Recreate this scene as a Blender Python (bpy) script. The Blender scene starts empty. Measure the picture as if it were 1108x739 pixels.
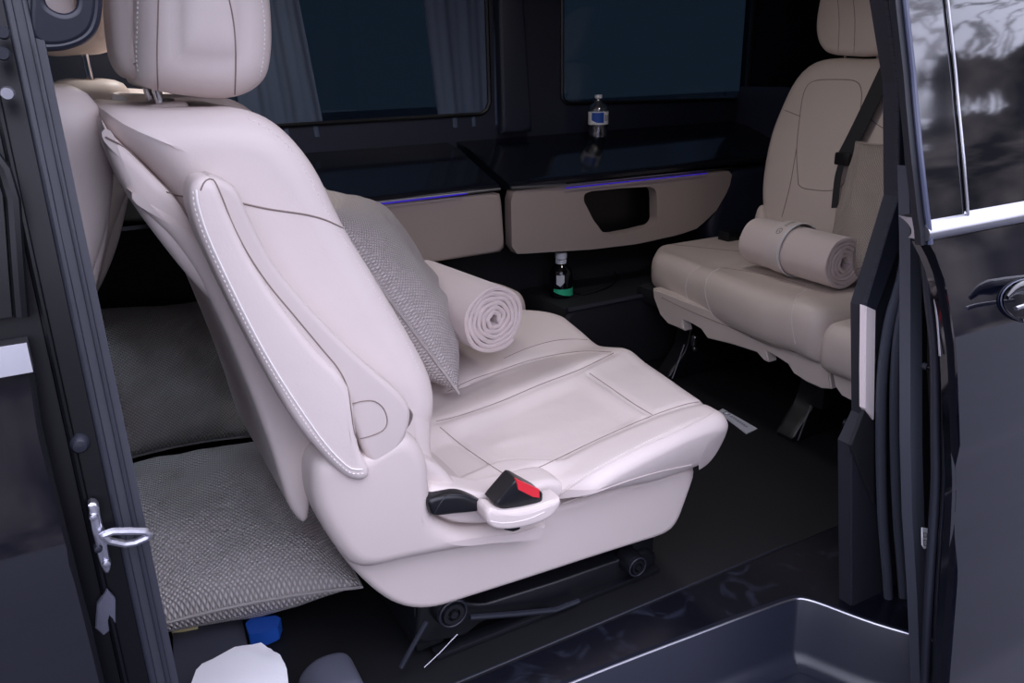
import bpy, bmesh, math, random
from mathutils import Vector, Matrix, noise
from mathutils.bvhtree import BVHTree
random.seed(7)
PI = math.pi
COL = bpy.context.scene.collection
# ------------------------------------------------------------------ camera
F, CX, CY = 850.0, 554.0, 369.5
CAM = Vector((0, 0, 1.08))
def _cam():
    X = Vector((2200-CX, 25-CY, F)).normalized()
    P_ = Vector((114-CX, 75-CY, F))
    n = X.cross(P_).normalized()
    if n.y < 0: n = -n
    Z = -n
    Y = Z.cross(X)
    if Y.z < 0: Y = -Y
    return X, Y, Z
RX, RY, RZ = _cam()
def ray(px, py):
    d = Vector((px-CX, py-CY, F))
    return Vector((RX.dot(d), RY.dot(d), RZ.dot(d)))
def on_y(p, y):
    d = ray(*p); return CAM + d*(y/d.y)
def on_z(p, z):
    d = ray(*p); return CAM + d*((z-CAM.z)/d.z)
def on_x(p, x):
    d = ray(*p); return CAM + d*(x/d.x)
cam = bpy.data.cameras.new('camera'); co = bpy.data.objects.new('camera', cam); COL.objects.link(co)
cam.sensor_width = 36; cam.lens = F/1108*36; cam.clip_start = .01
right = Vector((RX.x, RY.x, RZ.x)); up = -Vector((RX.y, RY.y, RZ.y)); back = -Vector((RX.z, RY.z, RZ.z))
m = Matrix((right, up, back)).transposed().to_4x4(); m.translation = CAM
co.matrix_world = m
bpy.context.scene.camera = co
# ------------------------------------------------------------------ colours / materials
def s2l(c):
    return c/12.92 if c <= .04045 else ((c+.055)/1.055)**2.4
def hexc(h):
    return tuple(s2l(int(h[i:i+2], 16)/255) for i in (0, 2, 4)) + (1,)
def newmat(name):
    mt = bpy.data.materials.new(name); mt.use_nodes = True
    return mt, mt.node_tree, mt.node_tree.nodes['Principled BSDF']
def mat(name, col, rough=.5, metal=0, coat=0, bump=0, bscale=200, wr=0, wscale=6, spec=.5, var=0, vscale=8, emit=None, estr=0, sheen=0):
    mt, nt, b = newmat(name)
    b.inputs['Base Color'].default_value = hexc(col)
    b.inputs['Roughness'].default_value = rough
    b.inputs['Metallic'].default_value = metal
    b.inputs['Coat Weight'].default_value = coat
    b.inputs['Coat Roughness'].default_value = .03
    b.inputs['Specular IOR Level'].default_value = spec
    if sheen:
        b.inputs['Sheen Weight'].default_value = sheen
    if emit:
        b.inputs['Emission Color'].default_value = hexc(emit); b.inputs['Emission Strength'].default_value = estr
    tc = nt.nodes.new('ShaderNodeTexCoord')
    last = None
    for st, sc, dist in ((bump, bscale, .0006), (wr, wscale, .01)):
        if not st: continue
        n = nt.nodes.new('ShaderNodeTexNoise'); n.inputs['Scale'].default_value = sc; n.inputs['Detail'].default_value = 3
        nt.links.new(tc.outputs['Object'], n.inputs['Vector'])
        bp = nt.nodes.new('ShaderNodeBump'); bp.inputs['Strength'].default_value = st; bp.inputs['Distance'].default_value = dist
        nt.links.new(n.outputs['Fac'], bp.inputs['Height'])
        if last: nt.links.new(last.outputs['Normal'], bp.inputs['Normal'])
        nt.links.new(bp.outputs['Normal'], b.inputs['Normal']); last = bp
    if var:
        n = nt.nodes.new('ShaderNodeTexNoise'); n.inputs['Scale'].default_value = vscale; n.inputs['Detail'].default_value = 4
        nt.links.new(tc.outputs['Object'], n.inputs['Vector'])
        mx = nt.nodes.new('ShaderNodeMix'); mx.data_type = 'RGBA'
        c = hexc(col)
        mx.inputs['A'].default_value = tuple(x*(1-var) for x in c[:3])+(1,)
        mx.inputs['B'].default_value = tuple(min(1, x*(1+var)) for x in c[:3])+(1,)
        nt.links.new(n.outputs['Fac'], mx.inputs['Factor'])
        nt.links.new(mx.outputs['Result'], b.inputs['Base Color'])
    return mt
M = {}
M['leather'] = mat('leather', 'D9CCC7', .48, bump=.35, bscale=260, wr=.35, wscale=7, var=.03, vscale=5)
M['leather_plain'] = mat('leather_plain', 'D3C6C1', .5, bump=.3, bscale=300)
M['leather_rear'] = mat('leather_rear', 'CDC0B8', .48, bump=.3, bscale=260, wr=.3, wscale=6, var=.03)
M['leather_panel'] = mat('leather_panel', 'B7A494', .5, bump=.3, bscale=260)
M['shell'] = mat('shell', 'CDC0BB', .5, bump=.15, bscale=300)
M['seam'] = mat('seam', '86766F', .7)
M['jamb'] = mat('jamb', '05060A', .32, spec=.25)
M['fill_lens'] = mat('fill_lens', 'F4F0EA', .4, emit='FFF2E8', estr=4)  # glowing lens of the added fill lamps
M['handle_navy'] = mat('handle_navy', '141624', .4)
M['post_trim'] = mat('post_trim', '20222B', .6, bump=.2, bscale=300)
M['rib'] = mat('rib', '4A4E62', .25)
M['frame_dark'] = mat('frame_dark', '0C0E17', .45)
M['seal'] = mat('seal', '42454F', .45)
M['stitch'] = mat('stitch', 'EDE6E4', .6)
M['chrome'] = mat('chrome', 'E6E6EA', .12, 1)
M['satin'] = mat('satin_metal', 'B4B4BA', .32, 1)
M['zinc'] = mat('zinc', 'C9C9D2', .32, 1, bump=.2, bscale=80)
M['black_plastic'] = mat('black_plastic', '0E0F14', .38, bump=.2, bscale=300)
M['black_rough'] = mat('black_rough', '14151B', .7, bump=.3, bscale=250)
M['navy_trim'] = mat('navy_trim', '1E2334', .5, bump=.2, bscale=350)
M['pillar_trim'] = mat('pillar_trim', '23252F', .55, bump=.15, bscale=300)
M['rubber'] = mat('rubber', '20222C', .42)
M['gloss_black'] = mat('gloss_black', '07080D', .06, coat=1)
M['paint'] = mat('paint', '070812', .06, coat=1)
M['carpet'] = mat('carpet', '07080D', .6, bump=.5, bscale=400)
M['tray'] = mat('tray', '20232F', .34, bump=.2, bscale=400)
M['red'] = mat('red', 'E0303C', .35)
M['webbing'] = mat('webbing', '17171D', .7, bump=.4, bscale=500)
M['panel'] = mat('panel', 'A2948E', .6, bump=.2, bscale=300)
M['ledge'] = mat('ledge', '12151E', .12)
M['towel'] = mat('towel', 'CFC0BD', .85, bump=.6, bscale=500, sheen=.3)
M['white_cloth'] = mat('white_cloth', 'F2EFF2', .9, bump=.8, bscale=220)
M['paper_band'] = mat('paper_band', 'CFC4C1', .55)
M['print_dark'] = mat('print_dark', '4A464A', .6)
M['label_grey'] = mat('label_grey', 'C3C4CC', .5)
M['label_text'] = mat('label_text', '7A7B86', .5)
M['blue'] = mat('blue', '1C4FA8', .4)
M['label_white'] = mat('label_white', 'EEF0F4', .4)
M['yellow'] = mat('yellow', 'E3D49A', .7, bump=.3, bscale=90, var=.1)
M['green'] = mat('green', '35B98A', .4)
M['cap_white'] = mat('cap_white', 'DDE0E8', .4)
M['led'] = mat('led', '2010C0', .4, emit='3A22C0', estr=.35)
M['grey_item'] = mat('grey_item', '4A4B58', .8, bump=.5, bscale=200)
M['curtain'] = mat('curtain', '4C586E', .85, bump=.3, bscale=300)
M['ground'] = mat('ground', '404048', .85, bump=.5, bscale=40, var=.15, vscale=3)
M['white_paint'] = mat('white_paint', 'D9DCE4', .3, coat=.6)
M['bark'] = mat('bark', '3A312C', .9, bump=.6, bscale=12)
M['cream_edge'] = mat('cream_edge', 'F0E4E2', .4)
# knit fabric with UV waffle
def knit(name, col, n, pit_shade=.72):
    mt, nt, b = newmat(name)
    b.inputs['Roughness'].default_value = .9
    tc = nt.nodes.new('ShaderNodeTexCoord')
    sp = nt.nodes.new('ShaderNodeSeparateXYZ'); nt.links.new(tc.outputs['UV'], sp.inputs[0])
    def M_(op, a, b_=None, v=None):
        nd = nt.nodes.new('ShaderNodeMath'); nd.operation = op
        nt.links.new(a, nd.inputs[0])
        if b_ is not None: nt.links.new(b_, nd.inputs[1])
        if v is not None: nd.inputs[1].default_value = v
        return nd.outputs[0]
    a = M_('ADD', sp.outputs[0], sp.outputs[1]); c = M_('SUBTRACT', sp.outputs[0], sp.outputs[1])
    sa = M_('SINE', M_('MULTIPLY', a, v=n*PI)); sc = M_('SINE', M_('MULTIPLY', c, v=n*PI))
    h = M_('MULTIPLY', sa, sc)
    h = M_('ABSOLUTE', h)
    nz = nt.nodes.new('ShaderNodeTexNoise'); nz.inputs['Scale'].default_value = 300
    nt.links.new(tc.outputs['Object'], nz.inputs['Vector'])
    h2 = M_('ADD', h, M_('MULTIPLY', nz.outputs['Fac'], v=.35))
    bp = nt.nodes.new('ShaderNodeBump'); bp.inputs['Strength'].default_value = .9; bp.inputs['Distance'].default_value = .0045
    nt.links.new(h2, bp.inputs['Height']); nt.links.new(bp.outputs['Normal'], b.inputs['Normal'])
    mx = nt.nodes.new('ShaderNodeMix'); mx.data_type = 'RGBA'
    cc = hexc(col)
    mx.inputs['A'].default_value = tuple(x*pit_shade for x in cc[:3])+(1,); mx.inputs['B'].default_value = cc  # shade of the weave pits painted into the colour
    nt.links.new(h, mx.inputs['Factor']); nt.links.new(mx.outputs['Result'], b.inputs['Base Color'])
    return mt
M['knit'] = knit('knit', 'E8DFDC', 46, .55)
M['knit_fine'] = knit('knit_fine', 'E4DAD8', 56, .6)
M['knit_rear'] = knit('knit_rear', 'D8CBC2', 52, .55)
# perforated trim
mt, nt, b = newmat('perforated'); b.inputs['Roughness'].default_value = .5
tc = nt.nodes.new('ShaderNodeTexCoord'); vo = nt.nodes.new('ShaderNodeTexVoronoi'); vo.inputs['Scale'].default_value = 180; vo.inputs['Randomness'].default_value = 0
nt.links.new(tc.outputs['Object'], vo.inputs['Vector'])
rp = nt.nodes.new('ShaderNodeValToRGB'); rp.color_ramp.elements[0].position = .3; rp.color_ramp.elements[0].color = (.002, .002, .004, 1); rp.color_ramp.elements[1].position = .42; rp.color_ramp.elements[1].color = hexc('20232F')
nt.links.new(vo.outputs['Distance'], rp.inputs[0]); nt.links.new(rp.outputs[0], b.inputs['Base Color']); M['perforated'] = mt
# scuffed gloss floor strip
mt, nt, b = newmat('scuffed_plastic')
b.inputs['Base Color'].default_value = hexc('10131E')
tc = nt.nodes.new('ShaderNodeTexCoord'); n = nt.nodes.new('ShaderNodeTexNoise'); n.inputs['Scale'].default_value = 13; n.inputs['Detail'].default_value = 6; n.inputs['Distortion'].default_value = 1.2
nt.links.new(tc.outputs['Object'], n.inputs['Vector'])
rp = nt.nodes.new('ShaderNodeValToRGB'); rp.color_ramp.elements[0].position = .56; rp.color_ramp.elements[0].color = hexc('0A0C15'); rp.color_ramp.elements[1].position = .72; rp.color_ramp.elements[1].color = hexc('262936')
nt.links.new(n.outputs['Fac'], rp.inputs[0]); nt.links.new(rp.outputs[0], b.inputs['Base Color'])
b.inputs['Roughness'].default_value = .3; M['scuffed'] = mt
# glass
def glass(name, tint, gloss_rough=.02, fac=.0):
    mt = bpy.data.materials.new(name); mt.use_nodes = True; nt = mt.node_tree; nt.nodes.clear()
    out = nt.nodes.new('ShaderNodeOutputMaterial'); tr = nt.nodes.new('ShaderNodeBsdfTransparent'); gl = nt.nodes.new('ShaderNodeBsdfGlossy')
    tr.inputs[0].default_value = hexc(tint); gl.inputs['Roughness'].default_value = gloss_rough
    gl.inputs[0].default_value = (.9, .9, .95, 1)
    lw = nt.nodes.new('ShaderNodeLayerWeight'); lw.inputs[0].default_value = .5
    pw = nt.nodes.new('ShaderNodeMath'); pw.operation = 'POWER'; nt.links.new(lw.outputs['Facing'], pw.inputs[0]); pw.inputs[1].default_value = 4.5
    fr = nt.nodes.new('ShaderNodeMath'); fr.operation = 'MULTIPLY_ADD'; nt.links.new(pw.outputs[0], fr.inputs[0]); fr.inputs[1].default_value = .6; fr.inputs[2].default_value = .04+fac
    mx = nt.nodes.new('ShaderNodeMixShader'); nt.links.new(fr.outputs[0], mx.inputs[0]); nt.links.new(tr.outputs[0], mx.inputs[1]); nt.links.new(gl.outputs[0], mx.inputs[2])
    nt.links.new(mx.outputs[0], out.inputs[0]); return mt
M['dark_door_glass'] = mat('dark_door_glass', '04050A', .03, coat=.6)
M['tint_glass'] = glass('tint_glass', '505A63')
M['dark_glass'] = glass('dark_glass', '2A2E36')
M['clear_glass'] = glass('clear_glass', 'E4EEF0')
M['bottle_clear'] = glass('bottle_clear', 'C0CCD8', .08, .22)
# ------------------------------------------------------------------ object helpers
def worldloc(o):
    v = Vector((0, 0, 0))
    while o: v += o.location; o = o.parent
    return v
def link(name, bm, m_, parent=None, smooth=True, loc=None, sharp=40):
    """bm in world coordinates; parent is a root or a part without rotation"""
    me = bpy.data.meshes.new(name)
    off = worldloc(parent) if parent else Vector((0, 0, 0))
    if not parent and loc is not None: off = Vector(loc)
    bmesh.ops.translate(bm, verts=bm.verts, vec=-off)
    bmesh.ops.recalc_face_normals(bm, faces=bm.faces)
    bm.to_mesh(me); bm.free()
    if smooth:
        for p in me.polygons: p.use_smooth = True
        try: me.set_sharp_from_angle(angle=math.radians(sharp))
        except Exception: pass
    o = bpy.data.objects.new(name, me); COL.objects.link(o)
    me.materials.append(m_ if not isinstance(m_, str) else M[m_])
    if parent: o.parent = parent
    elif loc is not None: o.location = loc
    return o
def root(name, label, cat, loc, group=None):
    o = bpy.data.objects.new(name, None); COL.objects.link(o); o.location = loc; o.empty_display_size = .05
    o['label'] = label; o['category'] = cat
    if group: o['group'] = group
    return o
def tag(o, label, cat, group=None):
    o['label'] = label; o['category'] = cat
    if group: o['group'] = group
    return o
def structure(o):
    o['kind'] = 'structure'; return o
def catmull(pts, n=6, closed=True):
    pts = [Vector(p) for p in pts]; N = len(pts); out = []
    rng = range(N) if closed else range(N-1)
    for i in rng:
        p0 = pts[(i-1) % N] if (closed or i > 0) else pts[0]
        p1 = pts[i]; p2 = pts[(i+1) % N]
        p3 = pts[(i+2) % N] if (closed or i+2 < N) else pts[-1]
        for k in range(n):
            t = k/n
            # centripetal-ish: plain with damped tangents
            t1 = (p2-p0)*.5; t2 = (p3-p1)*.5
            L = (p2-p1).length
            if t1.length > 1.2*L: t1 = t1*(1.2*L/t1.length)
            if t2.length > 1.2*L: t2 = t2*(1.2*L/t2.length)
            h00 = 2*t**3-3*t**2+1; h10 = t**3-2*t**2+t; h01 = -2*t**3+3*t**2; h11 = t**3-t**2
            out.append(p1*h00+t1*h10+p2*h01+t2*h11)
    if not closed: out.append(pts[-1])
    return out
def resample(pts, N, closed=True):
    P_ = list(pts)+([pts[0]] if closed else [])
    d = [0]
    for a, b_ in zip(P_, P_[1:]): d.append(d[-1]+(b_-a).length)
    T = d[-1]; out = []; j = 0
    for k in range(N):
        t = T*k/(N if closed else N-1)
        while j < len(d)-2 and d[j+1] < t: j += 1
        w = (t-d[j])/max(1e-9, d[j+1]-d[j])
        out.append(P_[j].lerp(P_[j+1], min(1, max(0, w))))
    return out
def inset2(pts, r):
    """inset closed 2D loop (list of Vector2) by r along smoothed normals"""
    N = len(pts)
    A = sum(pts[i].x*pts[(i+1) % N].y-pts[(i+1) % N].x*pts[i].y for i in range(N))
    s = 1 if A > 0 else -1
    out = []
    for i in range(N):
        t = pts[(i+1) % N]-pts[i-1]
        if t.length < 1e-9: out.append(pts[i]); continue
        t.normalize(); nrm = Vector((-t.y, t.x))*s
        out.append(pts[i]+nrm*r)
    return out
def inset_soft(pts, r):
    """inset in small steps, smoothing the loop so tight corners never cross"""
    if r <= 0: return inset2(pts, r)
    k = max(1, int(math.ceil(r/.004))); P_ = list(pts); N = len(P_)
    for _ in range(k):
        P_ = inset2(P_, r/k)
        P_ = [(P_[i-1]+P_[i]*2+P_[(i+1) % N])/4 for i in range(N)]
        P_ = [Vector((q.x, q.y)) for q in resample([Vector((a.x, a.y, 0)) for a in P_], N)]
    return P_
def rings_to_bm(rings, cap=True, bm=None):
    bm = bm or bmesh.new(); V = []
    for rg in rings: V.append([bm.verts.new(p) for p in rg])
    N = len(rings[0])
    for a, b_ in zip(V, V[1:]):
        for i in range(N):
            try: bm.faces.new((a[i], a[(i+1) % N], b_[(i+1) % N], b_[i]))
            except ValueError: pass
    if cap:
        for rg in (V[0], V[-1]):
            try:
                f = bm.faces.new(rg); bmesh.ops.triangulate(bm, faces=[f])
            except ValueError: pass
    return bm
def slab(prof, y0, y1, r=.02, seg=5, n=72, smooth=True, dome=.0, prof2=None, bm=None, mid=6, bulge=0):
    """closed (x,z) outline extruded from y0 (near) to y1 (far), rounded ends; prof2 = outline at the far end"""
    def prep(p):
        v = [Vector((q[0], q[1])) for q in p]
        if smooth: v = catmull([Vector((a.x, a.y, 0)) for a in v], 6); v = [Vector((a.x, a.y)) for a in v]
        v3 = resample([Vector((a.x, a.y, 0)) for a in v], n)
        return [Vector((a.x, a.y)) for a in v3]
    A = prep(prof); B = prep(prof2) if prof2 else A
    st = []
    for k in range(seg+1):
        a = PI/2*k/seg; st.append((y0+r*(1-math.sin(a)), r*(1-math.cos(a))))
    st = [(y0 + r*(1-math.sin(PI/2*k/seg)), r*(1-math.cos(PI/2*k/seg))) for k in range(seg+1)]  # k=0 : y0+r, inset 0 ; k=seg : y0, inset r
    st = st[::-1]
    full = st + [(y0+r+(y1-y0-2*r)*k/mid, -bulge*math.sin(PI*k/mid)) for k in range(1, mid)] + [(y1-(yy-y0), ins) for yy, ins in st[::-1]]
    rings = []
    for yy, ins in full:
        t = (yy-y0)/(y1-y0)
        L = [A[i].lerp(B[i], t) for i in range(n)]
        L = inset_soft(L, ins) if abs(ins) > 1e-7 else L
        rings.append([Vector((q.x, yy, q.y)) for q in L])
    if dome:
        c0 = [q for q in rings[0]]
        for s_, sg in ((0, -1), (-1, 1)):
            base = rings[s_]; cen = sum(base, Vector())/len(base)
            extra = []
            for f_, dd in ((.12, .35), (.3, .7), (.55, .93), (.8, 1)):
                extra.append([q.lerp(cen, f_)+Vector((0, sg*dome*dd, 0)) for q in base])
            if s_ == 0: rings = extra[::-1]+rings
            else: rings = rings+extra
    return rings_to_bm(rings, True, bm)
def prof_px(pxs, y): return [(on_y(p, y).x, on_y(p, y).z) for p in pxs]
def tube_bm(pts, r, n=8, bm=None, closed=False, flat=1.0, upv=None):
    bm = bm or bmesh.new(); N = len(pts); rings = []
    prev = None
    for i, p in enumerate(pts):
        t = (pts[(i+1) % N]-pts[i-1]) if (closed or 0 < i < N-1) else (pts[1]-pts[0] if i == 0 else pts[-1]-pts[-2])
        if t.length < 1e-9: t = Vector((0, 0, 1))
        t.normalize()
        if prev is None:
            a = Vector((0, -1, 0)) if abs(t.y) < .9 else Vector((0, 0, 1))
            if upv: a = Vector(upv)
        else: a = prev
        u = (a-t*a.dot(t)).normalized(); v = t.cross(u); prev = u
        rr = r[i] if isinstance(r, (list, tuple)) else r
        rings.append([bm.verts.new(p+u*(rr*flat*math.cos(2*PI*k/n))+v*(rr*math.sin(2*PI*k/n))) for k in range(n)])
    M_ = N if closed else N-1
    for i in range(M_):
        a, b_ = rings[i], rings[(i+1) % N]
        for k in range(n): bm.faces.new((a[k], a[(k+1) % n], b_[(k+1) % n], b_[k]))
    if not closed: bm.faces.new(rings[0][::-1]); bm.faces.new(rings[-1])
    return bm
def box_bm(lo, hi, bev=0, bm=None, seg=2):
    tmp = bmesh.new(); bmesh.ops.create_cube(tmp, size=1)
    lo, hi = Vector(lo), Vector(hi)
    for v in tmp.verts: v.co = Vector([(lo[i]+hi[i])/2+v.co[i]*(hi[i]-lo[i]) for i in range(3)])
    if bev: bmesh.ops.bevel(tmp, geom=tmp.edges[:], offset=bev, segments=seg, affect='EDGES', profile=.6)
    if bm is None: return tmp
    me = bpy.data.meshes.new('t'); tmp.to_mesh(me); tmp.free(); bm.from_mesh(me); bpy.data.meshes.remove(me); return bm
def merge(bm, other):
    me = bpy.data.meshes.new('t'); other.to_mesh(me); other.free(); bm.from_mesh(me); bpy.data.meshes.remove(me); return bm
def lathe_bm(prof, c, n=24, axis='z', bm=None):
    bm = bm or bmesh.new(); rings = []
    for r, h in prof:
        rg = []
        for k in range(n):
            a = 2*PI*k/n
            v = {'z': Vector((r*math.cos(a), r*math.sin(a), h)), 'y': Vector((r*math.cos(a), h, r*math.sin(a))), 'x': Vector((h, r*math.cos(a), r*math.sin(a)))}[axis]
            rg.append(Vector(c)+v)
        rings.append(rg)
    return rings_to_bm(rings, True, bm)
def bvh_of(objs):
    V = []; Fc = []
    for o in objs:
        off = worldloc(o); b0 = len(V)
        V += [v.co+off for v in o.data.vertices]
        Fc += [tuple(b0+i for i in p.vertices) for p in o.data.polygons]
    return BVHTree.FromPolygons(V, Fc)
def drape(px, objs, off=.0008, step=4.0, closed=False):
    """points of a seam lying on the real surface of objs"""
    t = bvh_of(objs)
    P2 = catmull([Vector((a, b_, 0)) for a, b_ in px], 8, closed)
    L = sum((b_-a).length for a, b_ in zip(P2, P2[1:]))
    P2 = resample(P2, max(6, int(L/step)), closed)
    out = []
    for q in P2:
        d = ray(q.x, q.y).normalized()
        h, nr, i, ds = t.ray_cast(CAM, d)
        if h is None:
            continue
        if nr.dot(d) > 0: nr = -nr
        out.append(h+nr*off)
    res = []
    for i, p in enumerate(out):
        if res and (p-res[-1]).length > .12: continue
        res.append(p)
    return res
def seam(name, px, objs, parent, r=.0011, m_='seam', off=.0002, closed=False):
    P_ = drape(px, objs, off, 4, closed)
    if len(P_) < 3: print('SEAM FAIL', name, px[0]); return None
    return link(name, tube_bm(P_, r, 6, closed=closed), m_, parent)
def stitches(px, objs, parent, r=.0009, pitch=.006, m_='stitch', gap=.45):
    P_ = drape(px, objs, .0006, 3)
    if len(P_) < 3: print('STITCH FAIL', px[0]); return
    L = sum((b_-a).length for a, b_ in zip(P_, P_[1:]))
    n = max(2, int(L/pitch)); Q = resample(P_, n*4+1, False)
    bm = bmesh.new()
    for i in range(n):
        a, b_ = Q[i*4], Q[i*4+2]
        if (b_-a).length > .02: continue
        tube_bm([a, a.lerp(b_, .5)+Vector((0, 0, 0)), b_], [r*.6, r, r*.6], 5, bm)
    return link('stitching', bm, m_, parent)
def poly_prism(P3, depth, bev=0):
    """planar polygon of world points extruded by vector depth"""
    bm = bmesh.new(); a = [bm.verts.new(p) for p in P3]; d = Vector(depth)
    b_ = [bm.verts.new(p+d) for p in P3]; N = len(P3)
    f1 = bm.faces.new(a); f2 = bm.faces.new(b_[::-1])
    for i in range(N): bm.faces.new((a[i], b_[i], b_[(i+1) % N], a[(i+1) % N]))
    if bev:
        bmesh.ops.recalc_face_normals(bm, faces=bm.faces)
        bmesh.ops.bevel(bm, geom=[e for e in f1.edges], offset=bev, segments=3, affect='EDGES')
    bmesh.ops.triangulate(bm, faces=[f for f in bm.faces if len(f.verts) > 4])
    return bm
def text_bm(s, size, origin, ux, uy, depth=.0004):
    cu = bpy.data.curves.new('t', 'FONT'); cu.body = s; cu.size = size; cu.extrude = depth; cu.resolution_u = 2
    o = bpy.data.objects.new('t', cu); COL.objects.link(o)
    bpy.context.view_layer.update()
    me = o.to_mesh(); bm = bmesh.new(); bm.from_mesh(me)
    o.to_mesh_clear(); bpy.data.objects.remove(o); bpy.data.curves.remove(cu)
    ux = Vector(ux).normalized(); uy = Vector(uy).normalized(); uz = ux.cross(uy)
    for v in bm.verts: v.co = Vector(origin)+ux*v.co.x+uy*v.co.y+uz*v.co.z
    return bm
# ------------------------------------------------------------------ body surface of the van's near side
TAB = [(-.8, .70), (-.6, .66), (-.1, .60), (.07, .594), (.24, .617), (.43, .637), (.5, .65), (.65, .676), (.76, .705), (.92, .742), (1.02, .774), (1.15, .808), (1.45, .9), (1.7, .98)]
def Yb(z):
    if z <= TAB[0][0]: return TAB[0][1]
    for (a, b_), (c, d) in zip(TAB, TAB[1:]):
        if z <= c: return b_+(d-b_)*(z-a)/(c-a)
    return TAB[-1][1]
def on_body(p, off=0):
    y = .7+off
    for _ in range(25):
        q = on_y(p, y); y = .5*y+.5*(Yb(q.z)+off)
    return on_y(p, y)
def interp(curve, t):
    """curve: sorted list of (t, v)"""
    if t <= curve[0][0]: return curve[0][1]
    for (a, b_), (c, d) in zip(curve, curve[1:]):
        if t <= c: return b_+(d-b_)*(t-a)/(c-a)
    return curve[-1][1]
def body_strip(cl, cr, z0, z1, off=0, thick=.03, nz=40, nx=2, bm=None, crease=None):
    """sheet following the body between two x(z) curves, with thickness toward the cabin"""
    bm = bm or bmesh.new(); G = []; H_ = []
    for j in range(nz+1):
        z = z0+(z1-z0)*j/nz; xl = interp(cl, z); xr = interp(cr, z); a = []; b_ = []
        for i in range(nx+1):
            x = xl+(xr-xl)*i/nx; y = Yb(z)+off+(crease(x, z) if crease else 0)
            a.append(bm.verts.new((x, y, z))); b_.append(bm.verts.new((x, y+thick, z)))
        G.append(a); H_.append(b_)
    for j in range(nz):
        for i in range(nx):
            bm.faces.new((G[j][i], G[j][i+1], G[j+1][i+1], G[j+1][i])); bm.faces.new((H_[j][i], H_[j+1][i], H_[j+1][i+1], H_[j][i+1]))
        bm.faces.new((G[j][0], G[j+1][0], H_[j+1][0], H_[j][0])); bm.faces.new((G[j][nx], H_[j][nx], H_[j+1][nx], G[j+1][nx]))
    for i in range(nx):
        bm.faces.new((G[0][i], H_[0][i], H_[0][i+1], G[0][i+1])); bm.faces.new((G[nz][i], G[nz][i+1], H_[nz][i+1], H_[nz][i]))
    return bm
def zx(pxs, off=0):
    return sorted([(on_body(p, off).z, on_body(p, off).x) for p in pxs])

# ================================================================== THE SETTING
def lerp2(a, b_, t): return a+(b_-a)*t
def hole_panel(outer, hole, y0, y1, n=96):
    """outer, hole: (x,z) loops; board between y0 and y1 with the hole cut out"""
    hp = resample(catmull([Vector((a, 0, b_)) for a, b_ in hole], 8), n)
    c = sum(hp, Vector())/n
    ov = [Vector((a, 0, b_)) for a, b_ in outer]; res = []
    for q in hp:
        d = (q-c); best = None
        for i in range(len(ov)):
            a, b_ = ov[i], ov[(i+1) % len(ov)]; e = b_-a
            den = d.x*(-e.z)+d.z*e.x
            if abs(den) < 1e-12: continue
            t = ((a.x-c.x)*(-e.z)+(a.z-c.z)*e.x)/den
            s_ = (d.x*(a.z-c.z)-d.z*(a.x-c.x))/den
            if t > 0 and -1e-6 <= s_ <= 1+1e-6 and (best is None or t < best): best = t
        res.append(c+d*(best or 1))
    f = lambda L, y: [Vector((q.x, y, q.z)) for q in L]
    # snap the nearest ray point to every outer corner
    for a in ov:
        i = min(range(n), key=lambda k: (res[k]-a).length); res[i] = a.copy()
    bm = rings_to_bm([f(res, y0), f(hp, y0), f(hp, y1), f(res, y1), f(res, y0)], False)
    bmesh.ops.remove_doubles(bm, verts=bm.verts, dist=1e-5)
    return bm
def rrect(x0, z0, x1, z1, r, za=0):
    """rounded rectangle control points; za raises the left bottom corner"""
    P_ = []
    for cx, cz, a0 in ((x1-r, z1-r, 0), (x0+r, z1-r, 90), (x0+r, z0+r+za, 180), (x1-r, z0+r, 270)):
        for k in range(4):
            a = math.radians(a0+30*k); P_.append((cx+r*math.cos(a), cz+r*math.sin(a)))
        P_.append(None)
    Q = []
    for i, p in enumerate(P_):
        if p: Q.append(p)
        else:
            a = P_[i-1]; b_ = P_[(i+1) % len(P_)]
            for t in (.05, .35, .65, .95): Q.append((a[0]+(b_[0]-a[0])*t, a[1]+(b_[1]-a[1])*t))
    return Q
fl = structure(link('floor', box_bm((-1.2, 1.062, -.05), (3.3, 2.75, 0)), 'carpet', smooth=False))
structure(link('ceiling', box_bm((-1.2, .9, 1.5), (3.3, 2.75, 1.56)), 'leather_panel', smooth=False))
structure(link('wall_front', box_bm((-1.3, .85, -.6), (-1.2, 2.75, .80)), 'black_rough', smooth=False))
structure(link('window_3', box_bm((-1.27, .9, .80), (-1.255, 2.8, 1.5)), 'clear_glass', smooth=False))
structure(link('wall_rear', box_bm((3.3, .85, -.6), (3.4, 2.75, 1.56)), 'black_rough', smooth=False))
# far wall in two boards, each with its window
WY = 2.70
h1 = rrect(.28, .893, 1.403, 1.40, .045); h2 = rrect(1.721, .891, 2.70, 1.40, .03, .022)
structure(link('wall_far', hole_panel([(1.52, -.05), (1.52, 1.5), (-1.2, 1.5), (-1.2, -.05)][::-1], h1, WY, WY+.05), 'navy_trim', smooth=False))
structure(link('wall_far', hole_panel([(3.3, -.05), (3.3, 1.5), (1.52, 1.5), (1.52, -.05)][::-1], h2, WY, WY+.05), 'navy_trim', smooth=False))
for nme, a in (('window_1', (.26, .87, 1.42, 1.42)), ('window_2', (1.70, .87, 2.72, 1.42))):
    w = structure(link(nme, box_bm((a[0], WY+.02, a[1]), (a[2], WY+.025, a[3])), 'tint_glass', smooth=False))
    hh = h1 if nme == 'window_1' else h2
    P_ = resample(catmull([Vector((x, WY-.002, z)) for x, z in hh], 6), 120)
    link('window_gasket', tube_bm(P_, .008, 6, closed=True), 'black_plastic', w)
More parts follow.
